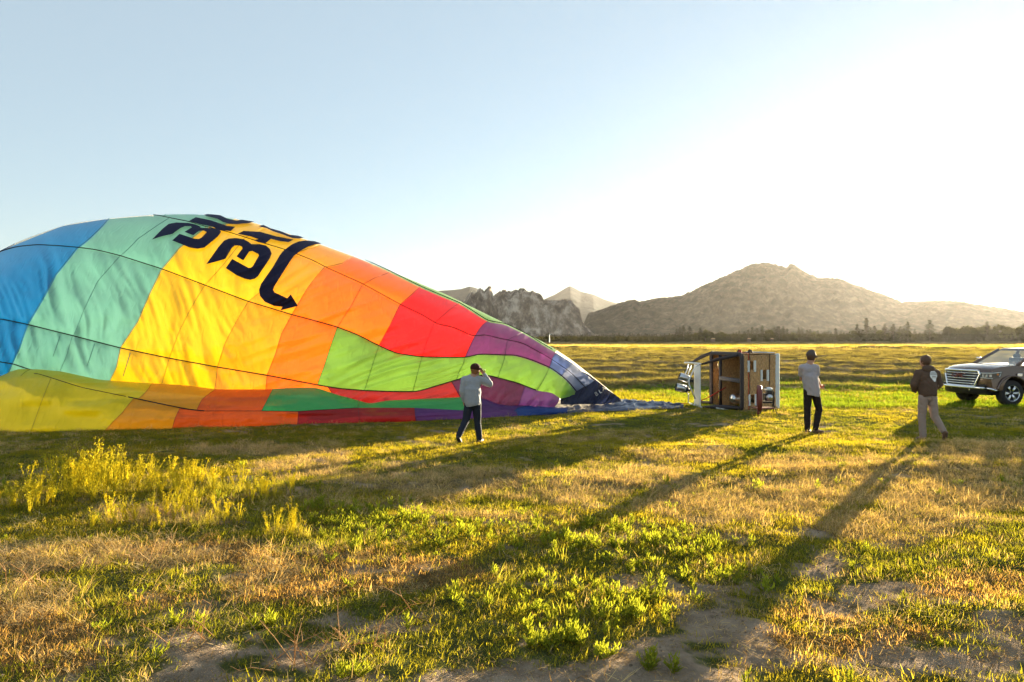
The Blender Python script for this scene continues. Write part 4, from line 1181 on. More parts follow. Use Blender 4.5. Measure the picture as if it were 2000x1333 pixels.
# cab
cab = MB()
def loop_box(pts_low, pts_high): pass
rf = [(2.02, .27, 1.765), (3.95, .27, 1.765), (3.95, TW-.27, 1.765), (2.02, TW-.27, 1.765)]
roof = MB()
roof.add([(1.98, .22, 1.72), (2.5, .20, 1.745), (3.98, .22, 1.72), (3.98, TW-.22, 1.72), (2.5, TW-.20, 1.745), (1.98, TW-.22, 1.72),
          (2.10, .34, 1.80), (2.55, .32, 1.825), (3.90, .34, 1.80), (3.90, TW-.34, 1.80), (2.55, TW-.32, 1.825), (2.10, TW-.34, 1.80)],
         [(5,4,3,2,1,0), (6,7,8,9,10,11), (0,1,7,6), (1,2,8,7), (2,3,9,8), (3,4,10,9), (4,5,11,10), (5,0,6,11)])
roof.build('roof', M_paint, trk, smooth=False, bevel=.03)
for s_ in (0, 1):
    f_ = (lambda w: w) if s_ == 0 else (lambda w: TW-w)
    pil = MB()
    pil.tube([(1.22, f_(.10), 1.27), (2.04, f_(.25), 1.75)], [.055, .045], 8)
    pil.tube([(2.75, f_(.06), 1.27), (2.80, f_(.22), 1.75)], [.06, .05], 8)
    pil.tube([(3.95, f_(.07), 1.27), (3.90, f_(.23), 1.75)], [.10, .08], 8)
    pil.build('pillar', M_paint, trk, smooth=True)
    g_ = MB(); g_.add([(1.36, f_(.09), 1.29), (2.72, f_(.07), 1.29), (2.77, f_(.215), 1.73), (2.08, f_(.225), 1.73)], [(0,1,2,3)]); g_.build('side_window', gl, trk)
    g_ = MB(); g_.add([(2.80, f_(.07), 1.29), (3.88, f_(.08), 1.29), (3.84, f_(.225), 1.73), (2.84, f_(.215), 1.73)], [(0,1,2,3)]); g_.build('side_window', gl, trk)
    # mirror
    MB().box((1.62, f_(-.14), 1.36), (.10, .17, .26)).build('mirror', M_chrome if s_ else M_paint, trk, bevel=.03)
    MB().tube([(1.62, f_(.08), 1.30), (1.62, f_(-.08), 1.32)], .025, 6).build('mirror_arm', M_plast, trk)
    MB().box((2.62, f_(-.02), 1.12), (.20, .035, .035)).build('door_handle', M_chrome, trk, bevel=.01)
    MB().box((3.72, f_(-.02), 1.12), (.20, .035, .035)).build('door_handle', M_chrome, trk, bevel=.01)
    for xx in (1.52, 2.78, 3.95): MB().box((xx, f_(-.001), .86), (.010, .008, .78)).build('door_gap', M_plast, trk)
    MB().box((2.75, f_(-.012), .55), (2.6, .05, .07)).build('side_step', M_chrome, trk, bevel=.015)
    MB().box((1.22, f_(-.012), .98), (.17, .03, .10)).build('fender_vent', M_chrome, trk, bevel=.01)
    for xc in WX:
        pts = [(xc-.53*math.cos(t), f_(-.012), .42+.53*math.sin(t)) for t in np.linspace(.12, math.pi-.12, 18)]
        MB().tube(pts, .035, 6).build('wheel_arch_trim', M_paint, trk, smooth=True)
    # headlight
    h_ = MB(); h_.add([(.10, f_(.34), 1.05), (.30, f_(.005), 1.06), (.62, f_(-.012), 1.10), (.10, f_(.34), .86), (.30, f_(.0), .84), (.52, f_(-.015), .90)], [(0,1,4,3), (1,2,5,4)])
    ho = h_.build('headlight', M_lens, trk)
    mo = ho.modifiers.new('s', 'SOLIDIFY'); mo.thickness = .03; mo.offset = 1 if s_ else -1
    MB().box((.44, f_(-.030), 1.0), (.06, .02, .05)).build('side_marker', M_amber, ho)
    cl = MB(); cl.tube([(.09, f_(.30), 1.03), (.27, f_(-.035), 1.04), (.55, f_(-.045), 1.07), (.49, f_(-.045), .93)], .012, 5); cl.tube([(.09, f_(.30), .90), (.27, f_(-.035), .87)], .012, 5)
    for q_ in range(3): cl.box((.14+.05*q_, f_(.20-.09*q_), .955), (.05, .04, .08))
    cl.build('light_strip', M_lamp, ho)
    MB().box((.13, f_(.22), .62), (.10, .22, .10)).build('fog_lamp', M_plast, trk, bevel=.02)
    MB().box((.05, f_(.62), .50), (.12, .05, .07)).build('tow_hook', M_chrome, trk, bevel=.015)
g_ = MB(); g_.add([(1.26, .16, 1.285), (1.26, TW-.16, 1.285), (2.03, TW-.29, 1.745), (2.03, .29, 1.745)], [(0,1,2,3)]); g_.build('windshield', gl, trk)
g_ = MB(); g_.add([(3.96, .2, 1.29), (3.96, TW-.2, 1.29), (3.92, TW-.3, 1.74), (3.92, .3, 1.74)], [(0,3,2,1)]); g_.build('rear_window', gl, trk)
# interior: dash, seats, wheel
MB().box((1.55, TW/2, 1.22), (.5, 1.6, .14)).build('dashboard', M_plast, trk, bevel=.04)
for (xx, yy) in ((2.45, .52), (2.45, 1.48), (3.4, .52), (3.4, 1.48)):
    f = MB(); f.box((xx, yy, 1.28), (.16, .48, .42)); f.box((xx+.02, yy, 1.54), (.10, .26, .14)); f.build('seat', M_plast, trk, bevel=.04)
# grille: chrome surround, bars, badge
gx0 = -.035
def gy(w): return gx0 + .26*abs((w-1)/1.0)**3
sur = [(.30, 1.10), (TW-.30, 1.10), (TW-.26, .99), (TW-.42, .60), (.42, .60), (.26, .99), (.30, 1.10)]
sp = []
for (a, b_) in zip(sur[:-1], sur[1:]):
    for k in range(8):
        w = a[0]+(b_[0]-a[0])*k/8; z = a[1]+(b_[1]-a[1])*k/8; sp.append((gy(w), w, z))
sp.append(sp[0])
gs = MB().tube(sp, .036, 8, caps=False).build('grille_surround', M_chrome, trk, smooth=True)
bk = MB(); W_ = np.linspace(.34, TW-.34, 12)
bk.add([(gy(w)+.03, w, z) for z in (1.09, .61) for w in W_], [(k, k+1, 12+k+1, 12+k) for k in range(11)]); bk.build('grille_back', M_plast, gs)
for z in (1.02, .935, .85, .765, .69):
    hw = .68 - (.99-z)*.35 if z < .99 else .69
    MB().tube([(gy(w)-.005, w, z) for w in np.linspace(1-hw, 1+hw, 14)], .017, 6).build('grille_bar', M_chrome, gs, smooth=True)
tm = text_pts('GMC', .20, .012)
for v in tm.vertices:
    x, y_, z = v.co; v.co = (gx0-.035-z, 1-x*1.35, .93+y_)
link('badge', tm, pmat('red_badge', (.16, .04, .035), .3, var=.05), gs, smooth=False)
MB().tube([(gy(w)-.02, w, .565+.0*w) for w in np.linspace(.12, TW-.12, 16)], .040, 8).build('bumper_bar', M_chrome, trk, smooth=True)
MB().tube([(.16, .12, .565), (.26, .01, .54), (.36, -.01, .50), (.46, -.012, .49)], .035, 8).build('bumper_corner', M_chrome, trk, smooth=True)
MB().tube([(.16, TW-.12, .565), (.26, TW-.01, .54), (.36, TW+.01, .50), (.46, TW+.012, .49)], .035, 8).build('bumper_corner', M_chrome, trk, smooth=True)
f = MB(); W_ = np.linspace(.10, TW-.10, 14)
f.add([(gy(w)+dx, w, z) for dx, z in ((.0, .56), (.03, .40), (.10, .34), (.40, .34), (.40, .56)) for w in W_], [(a*14+k, a*14+k+1, (a+1)*14+k+1, (a+1)*14+k) for a in range(4) for k in range(13)]); f.build('air_dam', M_plast, trk, smooth=True)
f = MB(); f.box((2.9, TW/2, .45), (5.3, 1.5, .16)); f.build('chassis', M_plast, trk)
f = MB(); f.box((5.88, TW/2, .56), (.12, 1.9, .16)); f.build('rear_bumper', M_chrome, trk, bevel=.03)
for sgn in (0, 1): MB().box((5.88, .12+sgn*(TW-.24), 1.0), (.05, .14, .34)).build('tail_light', pmat('red_lens', (.4, .01, .01), .3), trk, bevel=.02)
# pinstripe of chrome under the side glass, cover of the bed
MB().box((2.6, -.004, 1.275), (2.6, .02, .02)).build('window_trim', M_chrome, trk)
def wheel(x, w, s_):
    Mx = Matrix.Translation((x, w, .405)) @ Matrix.Rotation(R(90 if s_ == 0 else -90), 4, 'X')
    t = MB().lathe([(.25, -.13), (.34, -.135), (.385, -.12), (.405, -.09), (.408, 0), (.405, .09), (.385, .12), (.34, .135), (.25, .13)], Mx, 40).build('wheel', M_tyre, trk, smooth=True)
    r_ = MB().lathe([(.255, -.12), (.262, .115), (.25, .125), (.235, .10), (.22, .02), (.06, .03), (.055, .075), (.01, .08)], Mx, 32).build('rim', M_dark, t, smooth=True)
    sp_ = MB()
    for k in range(12):
        a = 2*math.pi*(k//2)/6 + (.16 if k % 2 else -.16); a2 = 2*math.pi*(k//2)/6 + (.10 if k % 2 else -.10)
        p = Mx @ Vector((.05*math.cos(a), .05*math.sin(a), .085)); q = Mx @ Vector((.243*math.cos(a2), .243*math.sin(a2), .105))
        sp_.tube([p, q], [.018, .022], 6)
    sp_.lathe([(.262, .11), (.262, .13), (.245, .13), (.24, .11)], Mx, 32)
    sp_.build('spokes', M_chrome, t, smooth=True)
for x in WX:
    wheel(x, .13, 0); wheel(x, TW-.13, 1)

# ------------------------------------------------------------------ trees of the tree line, far pole
M_needle = leafmat('pine_needles', (.040, .040, .016), trans=.2, var=.4)
M_leafy = leafmat('broad_leaves', (.06, .06, .02), trans=.3, var=.4)
M_bark = pmat('bark', (.09, .06, .04), .9, var=.3)
def tree_meshes(kind, seed):
    rr = random.Random(seed); hgt = 1.0
    tk = MB()
    lean = rr.uniform(-.02, .02)
    tk.tube([(0, 0, -.02), (lean*.4, 0, .4), (lean, 0, .93 if kind == 'pine' else .6)], [.022, .016, .004], 6)
    for k in range(6):
        a = rr.uniform(0, 6.28); z = rr.uniform(.25, .7); L = rr.uniform(.08, .16)
        tk.tube([(0, 0, z), (L*math.cos(a), L*math.sin(a), z+.04)], [.007, .002], 4)
    cr = MB()
    n_ = 520 if kind == 'pine' else 620
    lumps = [(rr.uniform(-.2, .2), rr.uniform(-.2, .2), rr.uniform(.35, .85), rr.uniform(.10, .2)) for _ in range(9)]
    for k in range(n_):
        if kind == 'pine':
            z = .14 + .86*rr.random()**1.15
            tier = .72+.28*math.cos(z*34+seed)
            rmax = (.24*(1-z)**.7+.02)*tier*(1+.25*math.sin(seed+z*5))
            a = rr.uniform(0, 6.28); r_ = rmax*rr.random()**.45
            c = Vector((r_*math.cos(a), r_*math.sin(a), z - r_*.25))
            s_ = rr.uniform(.026, .055)
            d = Vector((math.cos(a), math.sin(a), rr.uniform(-.5, .2))); u = Vector((-math.sin(a), math.cos(a), rr.uniform(-.4, .4)))
        else:
            L = rr.choice(lumps); v = Vector((rr.gauss(0, 1), rr.gauss(0, 1), rr.gauss(0, .8))).normalized()*L[3]*rr.random()**.4
            c = Vector((L[0], L[1], L[2])) + v; s_ = rr.uniform(.03, .06)
            d = Vector((rr.gauss(0, 1), rr.gauss(0, 1), rr.gauss(0, 1))).normalized(); u = d.orthogonal()
        d = d.normalized()*s_; u = u.normalized()*s_*.6
        cr.add([c-d, c+u, c+d, c-u], [(0, 1, 2, 3)])
    a = tk.mesh('trunk'); a.materials.append(M_bark); b_ = cr.mesh('crown'); b_.materials.append(M_needle if kind == 'pine' else M_leafy)
    return a, b_
TM = {('pine', k): tree_meshes('pine', 10+k) for k in range(6)}
TM.update({('broad', k): tree_meshes('broad', 30+k) for k in range(4)})
def tree(px, ptop, kind, k, label, group=None, d=None, wide=1.0, pybase=667.5):
    d = d or F*H/(pybase-HY)
    hgt = (pybase-ptop)/F*d
    x = (px-1000)/F*d
    t = empty('pine_tree' if kind == 'pine' else 'leafy_tree', (x, d, -.2), random.uniform(0, 6.28))
    tag(t, label, 'tree', group)
    a, b_ = TM[(kind, k)]
    for nm, me in (('trunk', a), ('crown', b_)):
        o = bpy.data.objects.new(nm, me); COL.objects.link(o); o.parent = t; o.scale = (hgt*wide, hgt*wide, hgt)
big = [(1528, 640, 'pine', 'dark pine above its neighbours straight behind the person in the grey tee', 1.3), (1519, 637, 'pine', 'bushy pine standing just left of the pine behind the person in the grey tee', 1.5),
       (1560, 639, 'pine', 'lone pointed pine behind and left of the hat of the person in the grey tee', 1.1), (1674, 632, 'pine', 'tall pine just left of the tallest pine in the tree line', 1.3),
       (1692, 621, 'pine', 'tallest pine of the tree line, narrow topped, under the mountain slope', 1.25), (1745, 633, 'pine', 'left of the paired pointed pines right of the tallest pine', 1.3),
       (1773, 628, 'pine', 'pointed tall pine second in height right of the tallest pine', 1.25), (1816, 625, 'pine', 'dense broad tall pine above the head of the person in the hooded jacket', 1.6),
       (1928, 628, 'pine', 'hazy pointed tree rising from the leafy trees above the pickup', 1.1), (1378, 646, 'broad', 'pale yellow green tree above the basket among darker pines', 2.4),
       (1632, 640, 'pine', 'pine alone between the person in the grey tee and the tallest pine', 1.3)]
for i, (px, pt, kd, lb, wd) in enumerate(big): tree(px, pt, kd, i % (6 if kd == 'pine' else 4), lb, wide=wd)
px = 1062.0; i = 0
while px < 2090:
    if px < 1320: h_ = random.uniform(11, 18); kd = 'pine'; wd = 1.6
    elif px < 1850: h_ = random.uniform(15, 29)*(1+.25*math.sin(px*.03)); kd = 'pine' if random.random() < .8 else 'broad'; wd = 1.5 if kd == 'pine' else 1.3
    else: h_ = random.uniform(24, 36); kd = 'broad'; wd = 1.25
    if px < 1850: lb, gp = ('small dark pine in the dense row along the far edge of the field', 'pines in the dense row of the far tree line') if kd == 'pine' else ('low leafy tree among the pines of the far row', 'low leafy trees among the far pines')
    seg = next(n_ for lim, n_ in ((1180, 'straight right of the balloon slope'), (1335, 'above the gap between balloon mouth and burner frame'), (1440, 'above the burner frame and basket opening'), (1530, 'above the wicker side of the basket'), (1640, 'around the head of the person in the tee'), (1760, 'between the two right hand people'), (1850, 'around the person in the hooded jacket'), (9999, 'above the pickup')) if px < lim)
    if px < 1850: lb, gp = ('small dark pine in the far row, ' if kd == 'pine' else 'low leafy tree in the far row, ')+seg, ('far row pines ' if kd == 'pine' else 'far row leafy trees ')+seg
    else: lb, gp = 'round leafy tree glowing in the sun haze above the pickup', 'round leafy trees above the pickup'
    tree(px, 667.5-h_, kd, random.randrange(6 if kd == 'pine' else 4), lb, gp, d=random.uniform(395, 450), wide=wd)
    px += (h_*.33 if px > 1320 else 4.5)*random.uniform(.6, 1.2); i += 1
# undergrowth that reads as one mass below the trees
ug = MB(); rr = random.Random(5)
for k in range(16000):
    d = rr.uniform(392, 470); x = (rr.uniform(1045, 2150)-1000)/F*d
    z = rr.random()**1.4*(2.6 if x < 100 else 4.2); s_ = rr.uniform(.3, .9)
    a = rr.uniform(0, 3.14); dx = math.cos(a)*s_; dy = math.sin(a)*s_
    ug.add([(x-dx, d-dy, z-s_*.5), (x+dx, d+dy, z-s_*.4), (x+dx*.5, d+dy*.5, z+s_*.7), (x-dx*.6, d-dy*.6, z+s_*.5)], [(0,1,2,3)])
o = ug.build('undergrowth', M_needle); tag(o, 'dark scrub filling the foot of the far tree line', kind='stuff')
# white pole at the field edge left of the tree line
pl = empty('utility_pole', ((1073-1000)/F*330, 330, 0)); tag(pl, 'pale thin pole at the far field edge beside the balloon slope', 'pole')
MB().tube([(0,0,0), (0,0,3.6)], [.22, .14], 8).build('post', M_skid, pl); MB().box((.25,0,3.6), (.9,.2,.25)).build('cross_arm', M_skid, pl)
# small pale farm buildings in the trees
for (bx, by, w_, lb) in ((1393, 664.5, 3.2, 'tiny pale shed roof among the trees beyond the basket'), (1463, 661, 2.4, 'tiny white farm building between pines right of the basket'), (1508, 666, 2, 'tiny orange lit shed low in the trees left of the person in the grey tee')):
    d = 388; c = at(bx, by, d)
    sh = empty('shed', (c.x, d, 0)); tag(sh, lb, 'shed')
    sh.scale = (.9, 1, .7)
    MB().box((0, 0, 1.0), (w_*.5, 2.4, 2.0)).build('wall', M_bark, sh)
    f = MB(); hw = w_*.28; f.add([(-hw,-1.4,1.98),(hw,-1.4,1.98),(hw,1.4,1.98),(-hw,1.4,1.98),(-hw,0,2.8),(hw,0,2.8)], [(0,1,5,4),(2,3,4,5),(1,2,5),(3,0,4),(3,2,1,0)]); f.build('roof', M_tan, sh)
# ------------------------------------------------------------------ grass, straw and weeds
M_blade = leafmat('grass_blade', None, .55, .35)
M_strawb = leafmat('straw_blade', None, .35, .3)
M_leafb = leafmat('weed_leaf', None, .5, .25)
SRC = bpy.data.collections.new('plant_sources')
def src(name, mb, mat):
    me = mb.mesh(name); me.materials.append(mat)
    o = bpy.data.objects.new(name, me); SRC.objects.link(o); return o
def blade(mb, base, ang, lean, L, w, bend=.5, seg=2):
    d = Vector((math.cos(ang), math.sin(ang), 0)); s_ = Vector((-math.sin(ang), math.cos(ang), 0))
    pts = []
    for k in range(seg+1):
        t = k/seg; th = lean + bend*t
        pts.append(base + d*(math.sin(th)*L*t) + Vector((0, 0, math.cos(th)*L*t)))
    vs = []; fs = []
    for k, p in enumerate(pts[:-1]):
        ww = w*(1-.55*k/seg); vs += [p-s_*ww, p+s_*ww]
    vs.append(pts[-1])
    for k in range(seg-1): fs.append((2*k, 2*k+1, 2*k+3, 2*k+2))
    fs.append((2*seg-2, 2*seg-1, 2*seg))
    mb.add(vs, fs)
def clump(rr, n_, rad, L0, L1, w, lean=.5, bend=.7, seg=2):
    mb = MB()
    for k in range(n_):
        a = rr.uniform(0, 6.283); r_ = rad*math.sqrt(rr.random())
        b_ = Vector((r_*math.cos(a), r_*math.sin(a), -.01))
        blade(mb, b_, rr.uniform(0, 6.283), rr.uniform(0, lean), rr.uniform(L0, L1), w*rr.uniform(.7, 1.2), rr.uniform(.1, bend), seg)
    return mb
rr = random.Random(11)
S_short = [src('short_tuft', clump(rr, 34, .12, .02, .062, .0022, .7, .9), M_blade) for _ in range(4)]
S_long = [src('long_tuft', clump(rr, 26, .07, .07, .20, .0024, .4, 1.0, 3), M_blade) for _ in range(3)]
def straw_clump(n_, rad, L0, L1, w):
    mb = MB()
    for k in range(n_):
        a = rr.uniform(0, 6.283); r_ = rad*math.sqrt(rr.random())
        z = rr.random()**1.5*.05
        blade(mb, Vector((r_*math.cos(a), r_*math.sin(a), z)), rr.uniform(0, 6.283), rr.uniform(.9, 1.5), rr.uniform(L0, L1), w, rr.uniform(-.2, .5), 2)
    return mb
S_straw = [src('straw_tuft', straw_clump(34, .12, .05, .14, .0018), M_strawb) for _ in range(3)]
S_dryup = [src('dry_tuft', clump(rr, 34, .10, .035, .095, .0019, .7, .9), M_strawb) for _ in range(3)]
def leaf(mb, base, ang, elev, L, w):
    d = Vector((math.cos(ang)*math.cos(elev), math.sin(ang)*math.cos(elev), math.sin(elev)))
    s_ = Vector((-math.sin(ang), math.cos(ang), 0)); up = d.cross(s_)*-1
    p = [base, base+d*L*.35+s_*w, base+d*L*.35-s_*w, base+d*L*.72+s_*w*.7-up*L*.04, base+d*L*.72-s_*w*.7-up*L*.04, base+d*L-up*L*.14, base+d*L*.38-up*w*.25, base+d*L*.72-up*(L*.04+w*.2)]
    mb.add(p, [(0,6,1),(0,2,6),(6,7,3,1),(2,4,7,6),(7,5,3),(4,5,7)])
def weedplant(rr, stems, hgt, L, w, spread=.5, per=9):
    mb = MB()
    for s_ in range(stems):
        a = rr.uniform(0, 6.283); th = rr.uniform(.1, spread) if stems > 1 else .05; h_ = hgt*rr.uniform(.6, 1.1)
        tip = Vector((math.cos(a)*math.sin(th)*h_, math.sin(a)*math.sin(th)*h_, math.cos(th)*h_)); m_ = tip*.5+Vector((0, 0, h_*.04))
        mb.tube([(0, 0, -.01), m_, tip], [.0045, .0035, .002], 4, caps=False)
        for k in range(per):
            t = .12+.88*k/(per-1); p = Vector((0,0,0)).lerp(m_, t*2) if t < .5 else m_.lerp(tip, t*2-1)
            leaf(mb, p, k*2.4+rr.uniform(-.3, .3), rr.uniform(.1, .6)+.6*t, L*rr.uniform(.7, 1.15)*(1.1-.5*t), w*(1.1-.45*t))
    return mb
S_weed = [src('leafy_weed', weedplant(rr, 4, .11, .062, .0065, 1.15, 8), M_leafb) for _ in range(4)]
S_litter = [src('litter_bit', straw_clump(12, .12, .02, .07, .002), M_strawb) for _ in range(3)]
def tansy(rr, hgt, n_):
    """tall branching weed with tiny flower clusters on top"""
    mb = MB()
    for s_ in range(n_):
        a = rr.uniform(0, 6.283); th = rr.uniform(.02, .35); h_ = hgt*rr.uniform(.55, 1.05)
        tip = Vector((math.cos(a)*math.sin(th)*h_, math.sin(a)*math.sin(th)*h_, math.cos(th)*h_))
        mb.tube([(0, 0, -.01), tip*.5+Vector((0, 0, .02)), tip], [.004, .003, .0015], 4, caps=False)
        for k in range(16):
            t = .15+.85*k/15; p = tip*t
            leaf(mb, p, rr.uniform(0, 6.283), rr.uniform(.3, 1.1), rr.uniform(.02, .055)*(1.2-.6*t), .004)
        for k in range(14):
            p = tip+Vector((rr.gauss(0, .018), rr.gauss(0, .018), rr.uniform(-.05, .02))); q = rr.uniform(.004, .008)
            mb.add([p+Vector((q,0,0)), p+Vector((0,q,0)), p+Vector((-q,0,0)), p+Vector((0,-q,0)), p+Vector((0,0,q)), p-Vector((0,0,q))], [(0,1,4),(1,2,4),(2,3,4),(3,0,4),(1,0,5),(2,1,5),(3,2,5),(0,3,5)])
    return mb
S_tansy = [src('tall_weed', tansy(rr, .42, 6), M_leafb) for _ in range(3)]
# wisps of raked hay for the rows further off
S_hay = [src('hay_wisp', straw_clump(46, .55, .25, .65, .007), M_strawb) for _ in range(3)]
S_far = [src('grass_wisp', clump(rr, 26, .5, .10, .26, .012, .6, .7), M_blade) for _ in range(3)]

def scatter(name, label, P, tint, scale, srcs, tilt=.15):
    n_ = len(P)
    me = bpy.data.meshes.new(name); me.vertices.add(n_); me.vertices.foreach_set('co', P.reshape(-1).astype(np.float32))
    a = me.attributes.new('tint', 'FLOAT_VECTOR', 'POINT'); a.data.foreach_set('vector', tint.reshape(-1).astype(np.float32))
    a = me.attributes.new('siz', 'FLOAT', 'POINT'); a.data.foreach_set('value', scale.astype(np.float32))
    rot = np.stack([rng.normal(0, tilt, n_), rng.normal(0, tilt, n_), rng.uniform(0, 6.283, n_)], -1)
    a = me.attributes.new('rot', 'FLOAT_VECTOR', 'POINT'); a.data.foreach_set('vector', rot.reshape(-1).astype(np.float32))
    a = me.attributes.new('pick', 'INT', 'POINT'); a.data.foreach_set('value', rng.integers(0, len(srcs), n_).astype(np.int32))
    me.update()
    o = bpy.data.objects.new(name, me); COL.objects.link(o)
    tag(o, label, kind='stuff')
    ng = bpy.data.node_groups.new(name, 'GeometryNodeTree')
    ng.interface.new_socket('Geometry', in_out='INPUT', socket_type='NodeSocketGeometry')
    ng.interface.new_socket('Geometry', in_out='OUTPUT', socket_type='NodeSocketGeometry')
    N = ng.nodes; L = ng.links
    gi = N.new('NodeGroupInput'); go = N.new('NodeGroupOutput'); ip = N.new('GeometryNodeInstanceOnPoints')
    join = N.new('GeometryNodeJoinGeometry')
    for s_ in srcs:
        oi = N.new('GeometryNodeObjectInfo'); oi.inputs['Object'].default_value = s_; oi.inputs['As Instance'].default_value = True
        L.new(oi.outputs['Geometry'], join.inputs[0])
    def attr(nm, tp):
        q = N.new('GeometryNodeInputNamedAttribute'); q.data_type = tp; q.inputs['Name'].default_value = nm; return q.outputs['Attribute']
    L.new(gi.outputs[0], ip.inputs['Points']); L.new(join.outputs[0], ip.inputs['Instance'])
    ip.inputs['Pick Instance'].default_value = True
    L.new(attr('pick', 'INT'), ip.inputs['Instance Index'])
    e2r = N.new('FunctionNodeEulerToRotation'); L.new(attr('rot', 'FLOAT_VECTOR'), e2r.inputs[0]); L.new(e2r.outputs[0], ip.inputs['Rotation'])
    L.new(attr('siz', 'FLOAT'), ip.inputs['Scale'])
    L.new(ip.outputs[0], go.inputs[0])
    m = o.modifiers.new('scatter', 'NODES'); m.node_group = ng
    return o

def sample_area(n_, y0, y1, wide=.86, power=1.0):
    """points spread evenly over the ground between two distances, a bit wider than the view"""
    u = rng.random(n_); Y = np.sqrt(y0*y0 + u*(y1*y1-y0*y0)) if power == 1.0 else y0 + (y1-y0)*u**power
    X = (rng.random(n_)*2-1)*(wide*Y+1.0)
    return X, Y
def parts_of(n_, y0, y1): return sample_area(n_, y0, y1)
def place(X, Y): return np.stack([X, Y, gz(X, Y)], -1)
C_green = np.array([.21, .22, .022]); C_yel = np.array([.40, .34, .035]); C_straw = np.array([.60, .45, .22]); C_rust = np.array([.40, .26, .11]); C_weed = np.array([.22, .26, .03]); C_ylw = np.array([.48, .45, .04])
def mix3(a, b, t): return a*(1-t[:, None]) + b*t[:, None]

Xs = []; Ys = []
for n_, y0, y1 in ((11000, 3.2, 6), (22000, 6, 10), (30000, 10, 17), (32000, 17, 30)):
    X, Y = sample_area(n_, y0, y1); Xs.append(X); Ys.append(Y)
X = np.concatenate(Xs); Y = np.concatenate(Ys)
soil, dry, rust, leafy, tall = masks(X, Y)
keep = rng.random(len(X)) > np.clip(soil*1.05, 0, .985)
# clumpiness
keep &= rng.random(len(X)) < .35 + 1.3*fbm(X*2.2, Y*2.2, 77, 3)*ss(2, 12, Y) + .5*ss(8, 16, Y)
X, Y, dry, rust, leafy, tall = (q[keep] for q in (X, Y, dry, rust, leafy, tall))
r_ = rng.random(len(X))
isdry = (r_ < dry*.62+.05)
isrust = (~isdry) & (rng.random(len(X)) < rust*.85)
g_ = ~isdry
n3 = fbm(X*.6, Y*.6, 33, 3)
tint = mix3(np.broadcast_to(C_green, (len(X), 3)), np.broadcast_to(C_yel, (len(X), 3)), ss(.35, .7, n3)*.7)
tint = np.where(isrust[:, None], C_rust*(.7+.6*rng.random((len(X), 1))), tint)
tint = tint*(.75+.5*rng.random((len(X), 1)))
sc = (.65+.8*rng.random(len(X)))*(1+.35*ss(14, 28, Y))
P = place(X, Y)
scatter('grass', 'short mown green and rust coloured grass over the field', P[g_], tint[g_], sc[g_], S_short)
tn = C_straw*(.6+.7*rng.random((len(X), 1)))
hv = isdry
up = hv & (rng.random(len(X)) < .55)
scatter('dry_grass', 'dry upright straw coloured grass in patches', P[up], tn[up], sc[up]*1.0, S_dryup)
fl_ = hv & ~up
scatter('straw', 'loose cut straw lying in patches on the grass', P[fl_], tn[fl_]*.95, sc[fl_], S_straw)
X, Y = sample_area(15000, 3.2, 11)
so, dr, ru, le, ta = masks(X, Y)
keep = rng.random(len(X)) < .12+.65*so
X, Y = X[keep], Y[keep]
pick_rust = rng.random((len(X), 1)) < .35
scatter('litter', 'bits of dead straw and stalk strewn over the bare soil', place(X, Y), np.where(pick_rust, C_rust*.8, C_straw*.75)*(.5+.8*rng.random((len(X), 1))), .6+.8*rng.random(len(X)), S_litter, .1)
def clod(rr):
    mb = MB(); mb.ell((0, 0, .004), (.012, .010, .008), None, 6, 4)
    mb.v = [tuple(c*rr.uniform(.7, 1.25) for c in v) for v in mb.v]; return mb
M_clod = leafmat('soil_clod', None, 0.0, .3)
S_clod = [src('clod', clod(rr), M_clod) for _ in range(4)]
X, Y = sample_area(26000, 3.2, 9)
so, dr, ru, le, ta = masks(X, Y)
keep = rng.random(len(X)) < .03+.85*so*ss(.35, .6, fbm(X*3, Y*3, 88, 3))
X, Y = X[keep], Y[keep]
scatter('soil_crumbs', 'crumbs and small clods of earth on the bare soil', place(X, Y), np.array([.30, .225, .16])*(.6+.7*rng.random((len(X), 1))), .25+1.1*rng.random(len(X))**3, S_clod, .5)
# longer tufts
X, Y = sample_area(5200, 3.4, 13)
soil, dry, rust, leafy, tall = masks(X, Y)
px, py = pxy(X, Y)
want = .02 + .75*tall + .35*blob(px, py, 1390, 1190, 120, 45) + .35*blob(px, py, 1040, 1180, 150, 50) + .5*blob(px, py, 640, 1060, 60, 40) + .3*blob(px, py, 200, 1180, 260, 60) + .4*blob(px, py, 1080, 960, 60, 25)
keep = (rng.random(len(X)) < want) & (soil < .6)
X, Y, tall, rust, dry = X[keep], Y[keep], tall[keep], rust[keep], dry[keep]
t_ = mix3(np.broadcast_to(C_green*1.2, (len(X), 3)), np.broadcast_to(C_straw*.8, (len(X), 3)), rng.random(len(X))*np.clip(.25+rust+dry, 0, 1)*.9)
scatter('long_grass', 'longer unmown grass tufts near the camera', place(X, Y), t_*(.8+.5*rng.random((len(X), 1))), .6+.6*rng.random(len(X)), S_long, .1)
# broad leaved weeds
X, Y = sample_area(9000, 3.6, 12)
soil, dry, rust, leafy, tall = masks(X, Y)
keep = (rng.random(len(X)) < .012 + .62*leafy + .10*soil*ss(9, 5, Y)*(1-soil)) & (soil < .75)
X, Y = X[keep], Y[keep]
scatter('leafy_weeds', 'low bright green broad leaved weeds', place(X, Y), C_weed*(.75+.6*rng.random((len(X), 1))), .55+.75*rng.random(len(X)), S_weed, .2)
